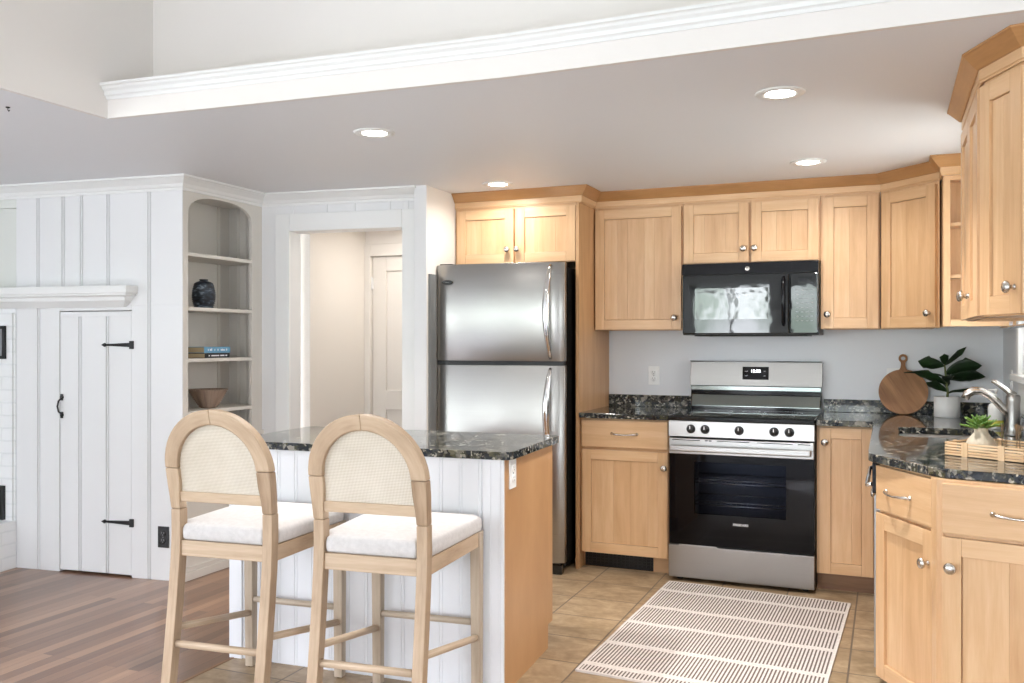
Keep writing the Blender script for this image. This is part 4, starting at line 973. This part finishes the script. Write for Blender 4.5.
for nm, mt, z, lab, txt in (('book', 'book_black', 1.206, 'black book lying at the bottom of the two-book stack', 'COOKING'), ('book', 'book_blue', 1.235, 'light blue book lying on the black book on the third shelf', 'Bon Appétit')):
    hgt = .028 if mt == 'book_black' else .034
    t = thing(nm, lab, 'book', (-3.560, 4.150, z), math.radians(4 if mt == 'book_blue' else 6), 'books on the third bookcase shelf')
    b = MB(); b.box(-.15, .0, -.118, .118, 0, .0025); b.box(-.15, .0, -.118, .118, hgt-.0025, hgt); b.box(-.003, .0008, -.118, .118, 0, hgt); b.build('cover', mt, t, bevel=.0008)
    b = MB(); b.box(-.147, -.004, -.115, .115, .0025, hgt-.0025); b.build('pages', 'pages', t)
    sp = MB(); 
    if mt == 'book_black':
        for y0_, y1_ in ((-.085, -.075), (-.06, .015), (.025, .065), (.075, .092)): sp.box(.0006, .0012, y0_, y1_, .010, .017)
    else:
        rr = random.Random(3); y0_ = -.088
        while y0_ < .09:
            q = rr.uniform(.004, .010); sp.box(.0006, .0012, y0_, y0_+q, .012, .012+rr.uniform(.008, .014)); y0_ += q+rr.choice((.003, .003, .012, .022))
    sp.build('spine_lettering', 'white_mark', t)

# ================================================================== things on the right counter
t = thing('cutting_board', 'round wooden cutting board with ring handle leaning on the grey wall', 'cutting board', (.078, 5.440, .8965), 0)
tilt = math.radians(-14)
MT = Matrix.Rotation(tilt, 4, 'X')
R0 = .127; b = MB(); b.M = MT; pts = []; n = 44; a_s = math.radians(9.0)
for k in range(n+1):
    a_ = PI/2+a_s+(2*PI-2*a_s)*k/n; pts.append((R0*math.cos(a_), R0+R0*math.sin(a_)))
tz = 2*R0
neck = [(.014, tz+.010), (.0115, tz+.025), (.0115, tz+.038)]
hc, hr = tz+.064, .0235
head = [(hr*math.cos(a_), hc+hr*math.sin(a_)) for a_ in [math.radians(-55)+math.radians(290)*k/18 for k in range(19)]]
outl = pts + neck + head + [(-.0115, tz+.038), (-.0115, tz+.025), (-.014, tz+.010)]
holeb = [(.012*math.cos(2*PI*k/20), hc+.012*math.sin(2*PI*k/20)) for k in range(20)]
b.M = MT @ Matrix(((1, 0, 0, 0), (0, 0, 1, -.008), (0, 1, 0, 0), (0, 0, 0, 1)))
b.extrude_poly_hole(outl, holeb, 0, .016)
ob = b.build('body', 'acacia', t, bevel=.002, recalc=False)
uvl = ob.data.uv_layers[0].data; r8 = math.radians(58)
for p in ob.data.polygons:
    for li in p.loop_indices:
        co = ob.data.vertices[ob.data.loops[li].vertex_index].co; uvl[li].uv = (co.x*math.cos(r8)-co.z*math.sin(r8), co.x*math.sin(r8)+co.z*math.cos(r8)+.0)
# potted fiddle-leaf plant
t = thing('potted_plant', 'dark green broad-leaved plant in a white cylinder pot on the back counter', 'potted plant', (.292, 5.372, .895))
b = MB(); b.lathe([(0, 0), (.060, 0), (.064, .004), (.0645, .108), (.0615, .110), (.058, .106), (.058, .090), (0, .090)], (0, 0, 0), 0, 40); b.build('pot', 'white_ceramic', t)
b = MB(); b.lathe([(0, .096), (.03, .096), (.057, .093), (.057, .088)], (0, 0, 0), 0, 24); b.build('soil', 'soil', t)
b = MB(); b.tube([(.0, 0, .09), (.004, 0, .13), (-.004, .003, .19), (-.008, 0, .25), (-.012, 0, .285)], [.007, .0065, .006, .005, .003], 0, 10); b.build('stem', 'stem', t)
def leaf(parent, base, az, el, L, Wd, droop=.5, roll=0, mat='leaf', fold=.25, name='leaf'):
    b = MB(); n, m_ = 12, 6; G = []
    for i in range(n+1):
        u = i/n; wd_ = Wd*(math.sin(PI*min(1, u**.75))**.8)*(0.35+.65*u if u < .6 else 1.0-(u-.6)*.25)+.0012; row = []
        for j in range(m_+1):
            v_ = (j/m_-.5)*2; row.append((L*u, wd_/2*v_, -droop*L*u*u*.5+fold*abs(v_)**1.5*wd_/2+.002*math.sin(j*2+i)*1.2))
        G.append(row)
    b.M = Matrix.Translation(base) @ Matrix.Rotation(az, 4, 'Z') @ Matrix.Rotation(-el, 4, 'Y') @ Matrix.Rotation(roll, 4, 'X')
    V_ = [[b._v(p) for p in row] for row in G]
    for i in range(n):
        for j in range(m_): b._f([V_[i][j], V_[i+1][j], V_[i+1][j+1], V_[i][j+1]], [G[i][j]]*4, 'x', 0, True)
    o = b.build(name, mat, parent, recalc=False); so = o.modifiers.new('solid', 'SOLIDIFY'); so.thickness = .0012; return o
ca = math.atan(376/904)          # azimuth that lies across the view is about 22.6 degrees
D_ = math.radians
LV = [((-.012, 0, .272), 205, 8, .135, .075, -.25, 60), ((-.012, 0, .275), 25, 40, .155, .030, .1, 70), ((-.006, 0, .235), 12, 22, .165, .105, .55, -62), ((-.004, 0, .205), 20, 8, .190, .085, .25, -50),
      ((-.006, 0, .215), 200, 14, .215, .032, .30, 20), ((-.002, 0, .175), 198, 28, .185, .060, .35, 48), ((.0, 0, .135), 204, 30, .125, .055, .35, 45), ((.002, 0, .128), 20, 18, .150, .045, .75, -30),
      ((0, 0, .160), 100, 30, .11, .06, .4, 0), ((0, 0, .185), 270, 35, .10, .06, .5, 0), ((-.01, 0, .28), 260, 60, .07, .045, .2, 20), ((-.004, 0, .20), 60, 45, .12, .08, .4, -30)]
for p_, az, el, L_, W_, dr_, ro_ in LV: leaf(t, p_, D_(az), D_(el), L_*1.04, W_*1.35, dr_, D_(ro_))

# slatted tray turned on the counter, with a vase of succulent and glasses in it
tx, ty, ta = .188, 3.572, math.radians(-33)
t = thing('slatted_tray', 'pale wooden slatted tray near the counter edge at lower right', 'tray', (tx, ty, .895), ta)
TL, TW, TH = .272, .235, .050
b = MB(); b.box(.004, TL-.004, .004, TW-.004, .004, .009, 0, 'x'); b.build('base', 'tray_wood', t)
b = MB()
for y_ in (0, TW):
    for k in range(5): z = .0055+k*.0098; b.box(0, TL, y_-.003, y_+.003, z-.0032, z+.0032, 0, 'x')
for x_ in (0, TL):
    for k in range(5): z = .0055+k*.0098; b.box(x_-.003, x_+.003, .003, TW-.003, z-.0032, z+.0032, 0, 'y')
b.build('slats', 'tray_wood', t, bevel=.001)
for x_ in (.073, .200):
    for y_ in (-.0035, TW+.0035): b = MB(); b.box(x_-.011, x_+.011, y_-.002, y_+.002, .0, .0505, 0, 'z'); b.build('upright', 'tray_wood', t, bevel=.001)
for y_ in (.07, .165):
    for x_ in (-.0035, TL+.0035): b = MB(); b.box(x_-.002, x_+.002, y_-.011, y_+.011, 0, .0505, 0, 'z'); b.build('upright', 'tray_wood', t, bevel=.001)
TM = Matrix.Translation((tx, ty, .895)) @ Matrix.Rotation(ta, 4, 'Z')
p = TM @ Vector((.065, .120, .0095))
t = thing('succulent_vase', 'squat beige vase holding a green succulent, standing in the tray', 'potted plant', tuple(p))
b = MB(); b.lathe([(0, 0), (.050, 0), (.053, .006), (.052, .024), (.044, .042), (.030, .060), (.0235, .070), (.0225, .082), (.0245, .088), (.021, .088), (.019, .078), (0, .07)], (0, 0, 0), 0, 40); b.build('vase', 'clay_vase', t)
rr = random.Random(5); k = 0
for ringn, (cnt, el, L_) in enumerate(((8, 4, .068), (8, 22, .060), (6, 44, .048), (4, 66, .034))):
    for i in range(cnt): leaf(t, (0, 0, .084+.004*ringn), 2*PI*(i+ringn*.5)/cnt+rr.uniform(-.15, .15), D_(el+rr.uniform(-5, 5)), L_*rr.uniform(.9, 1.1), .026, -.35, 0, 'succulent', .35)
def glass_tumbler(x, y, lab, h=.105, r=.030):
    p = TM @ Vector((x, y, .0095)); t = thing('drinking_glass', lab, 'glass', tuple(p), 0, 'clear glasses in the tray')
    b = MB(); b.lathe([(0, 0), (r*.80, 0), (r*.84, .003), (r*.86, h*.4), (r, h), (r-.002, h), (r*.80, h*.4), (r*.74, .010), (0, .008)], (0, 0, 0), 0, 28); b.build('body', 'glass', t)
glass_tumbler(.150, .150, 'clear drinking glass in the tray nearest the succulent vase'); glass_tumbler(.225, .120, 'clear drinking glass in the tray at the right edge of the photo')
p = TM @ Vector((.112, .165, .0095)); t = thing('glass_mug', 'small clear glass mug with ring handle behind the succulent vase', 'mug', tuple(p), D_(180))
b = MB(); b.lathe([(0, 0), (.018, 0), (.020, .003), (.020, .045), (.0185, .045), (.0185, .006), (0, .005)], (-.0, 0, 0), 0, 24); b.build('body', 'glass', t)
b = MB(); b.tube([(.020+.012+.012*math.cos(a_), 0, .022+.014*math.sin(a_)) for a_ in [2*PI*k/16 for k in range(17)]], .0025, 0, 8); b.build('handle', 'glass', t)
# faucet
t = thing('faucet', 'satin pull-out kitchen faucet with lever handle standing behind the sink', 'faucet', (.497, 4.42, .895))
b = MB(); b.lathe([(0, 0), (.032, 0), (.033, .006), (.029, .012), (.027, .03), (.027, .135), (.0285, .150), (.0285, .168), (.024, .176), (0, .178)], (0, 0, 0), 0, 32); b.build('body', 'steel', t)
b = MB(); P = [(-.010, 0, .085), (-.034, 0, .110), (-.060, 0, .142), (-.090, 0, .172), (-.122, 0, .189), (-.152, 0, .190), (-.176, 0, .176), (-.186, 0, .154)]
b.tube(P, [.0155, .0165, .0170, .0168, .0170, .0180, .0185, .0165], 0, 18); b.build('spout', 'nickel', t)
b = MB(); b.tube([(.006, 0, .172), (-.014, 0, .186), (-.040, 0, .208), (-.068, 0, .230), (-.082, 0, .234)], [.023, .019, .016, .0145, .009], 0, 14, flat=.7); b.build('lever_handle', 'nickel', t)
# soap bottle
t = thing('soap_bottle', 'white pump soap bottle with a yellow label behind the faucet spout', 'bottle', (.462, 4.74, .895))
b = MB(); b.lathe([(0, 0), (.030, 0), (.033, .004), (.033, .095), (.028, .112), (.014, .122), (.012, .132), (0, .132)], (0, 0, 0), 0, 28); b.build('bottle', 'soap', t)
b = MB(); b.lathe([(.0332, .012), (.0334, .013), (.0334, .040), (.0332, .041)], (0, 0, 0), 0, 28); b.build('label_band', 'soap_label', t)
b = MB(); b.lathe([(.013, .128), (.016, .130), (.016, .142), (.006, .146), (.006, .170), (.010, .172), (.010, .184), (0, .186)], (0, 0, 0), 0, 18); b.tube([(0, 0, .179), (-.028, 0, .178), (-.034, 0, .172)], .005, 0, 8); b.build('pump', 'soap', t)
# small hook in the ceiling
b = MB(); b.lathe([(.008, 0), (.008, -.003), (.003, -.005)], (0, 0, 0), 0, 12); b.tube([(0, 0, -.003), (0, 0, -.012), (.005, 0, -.017), (.009, 0, -.012)], .0016, 0, 8)
o = b.build('ceiling_hook', 'black_metal'); o.location = (-3.084, 2.433, CZ); tag(o, 'tiny dark hook in the low ceiling at far left', 'hook')
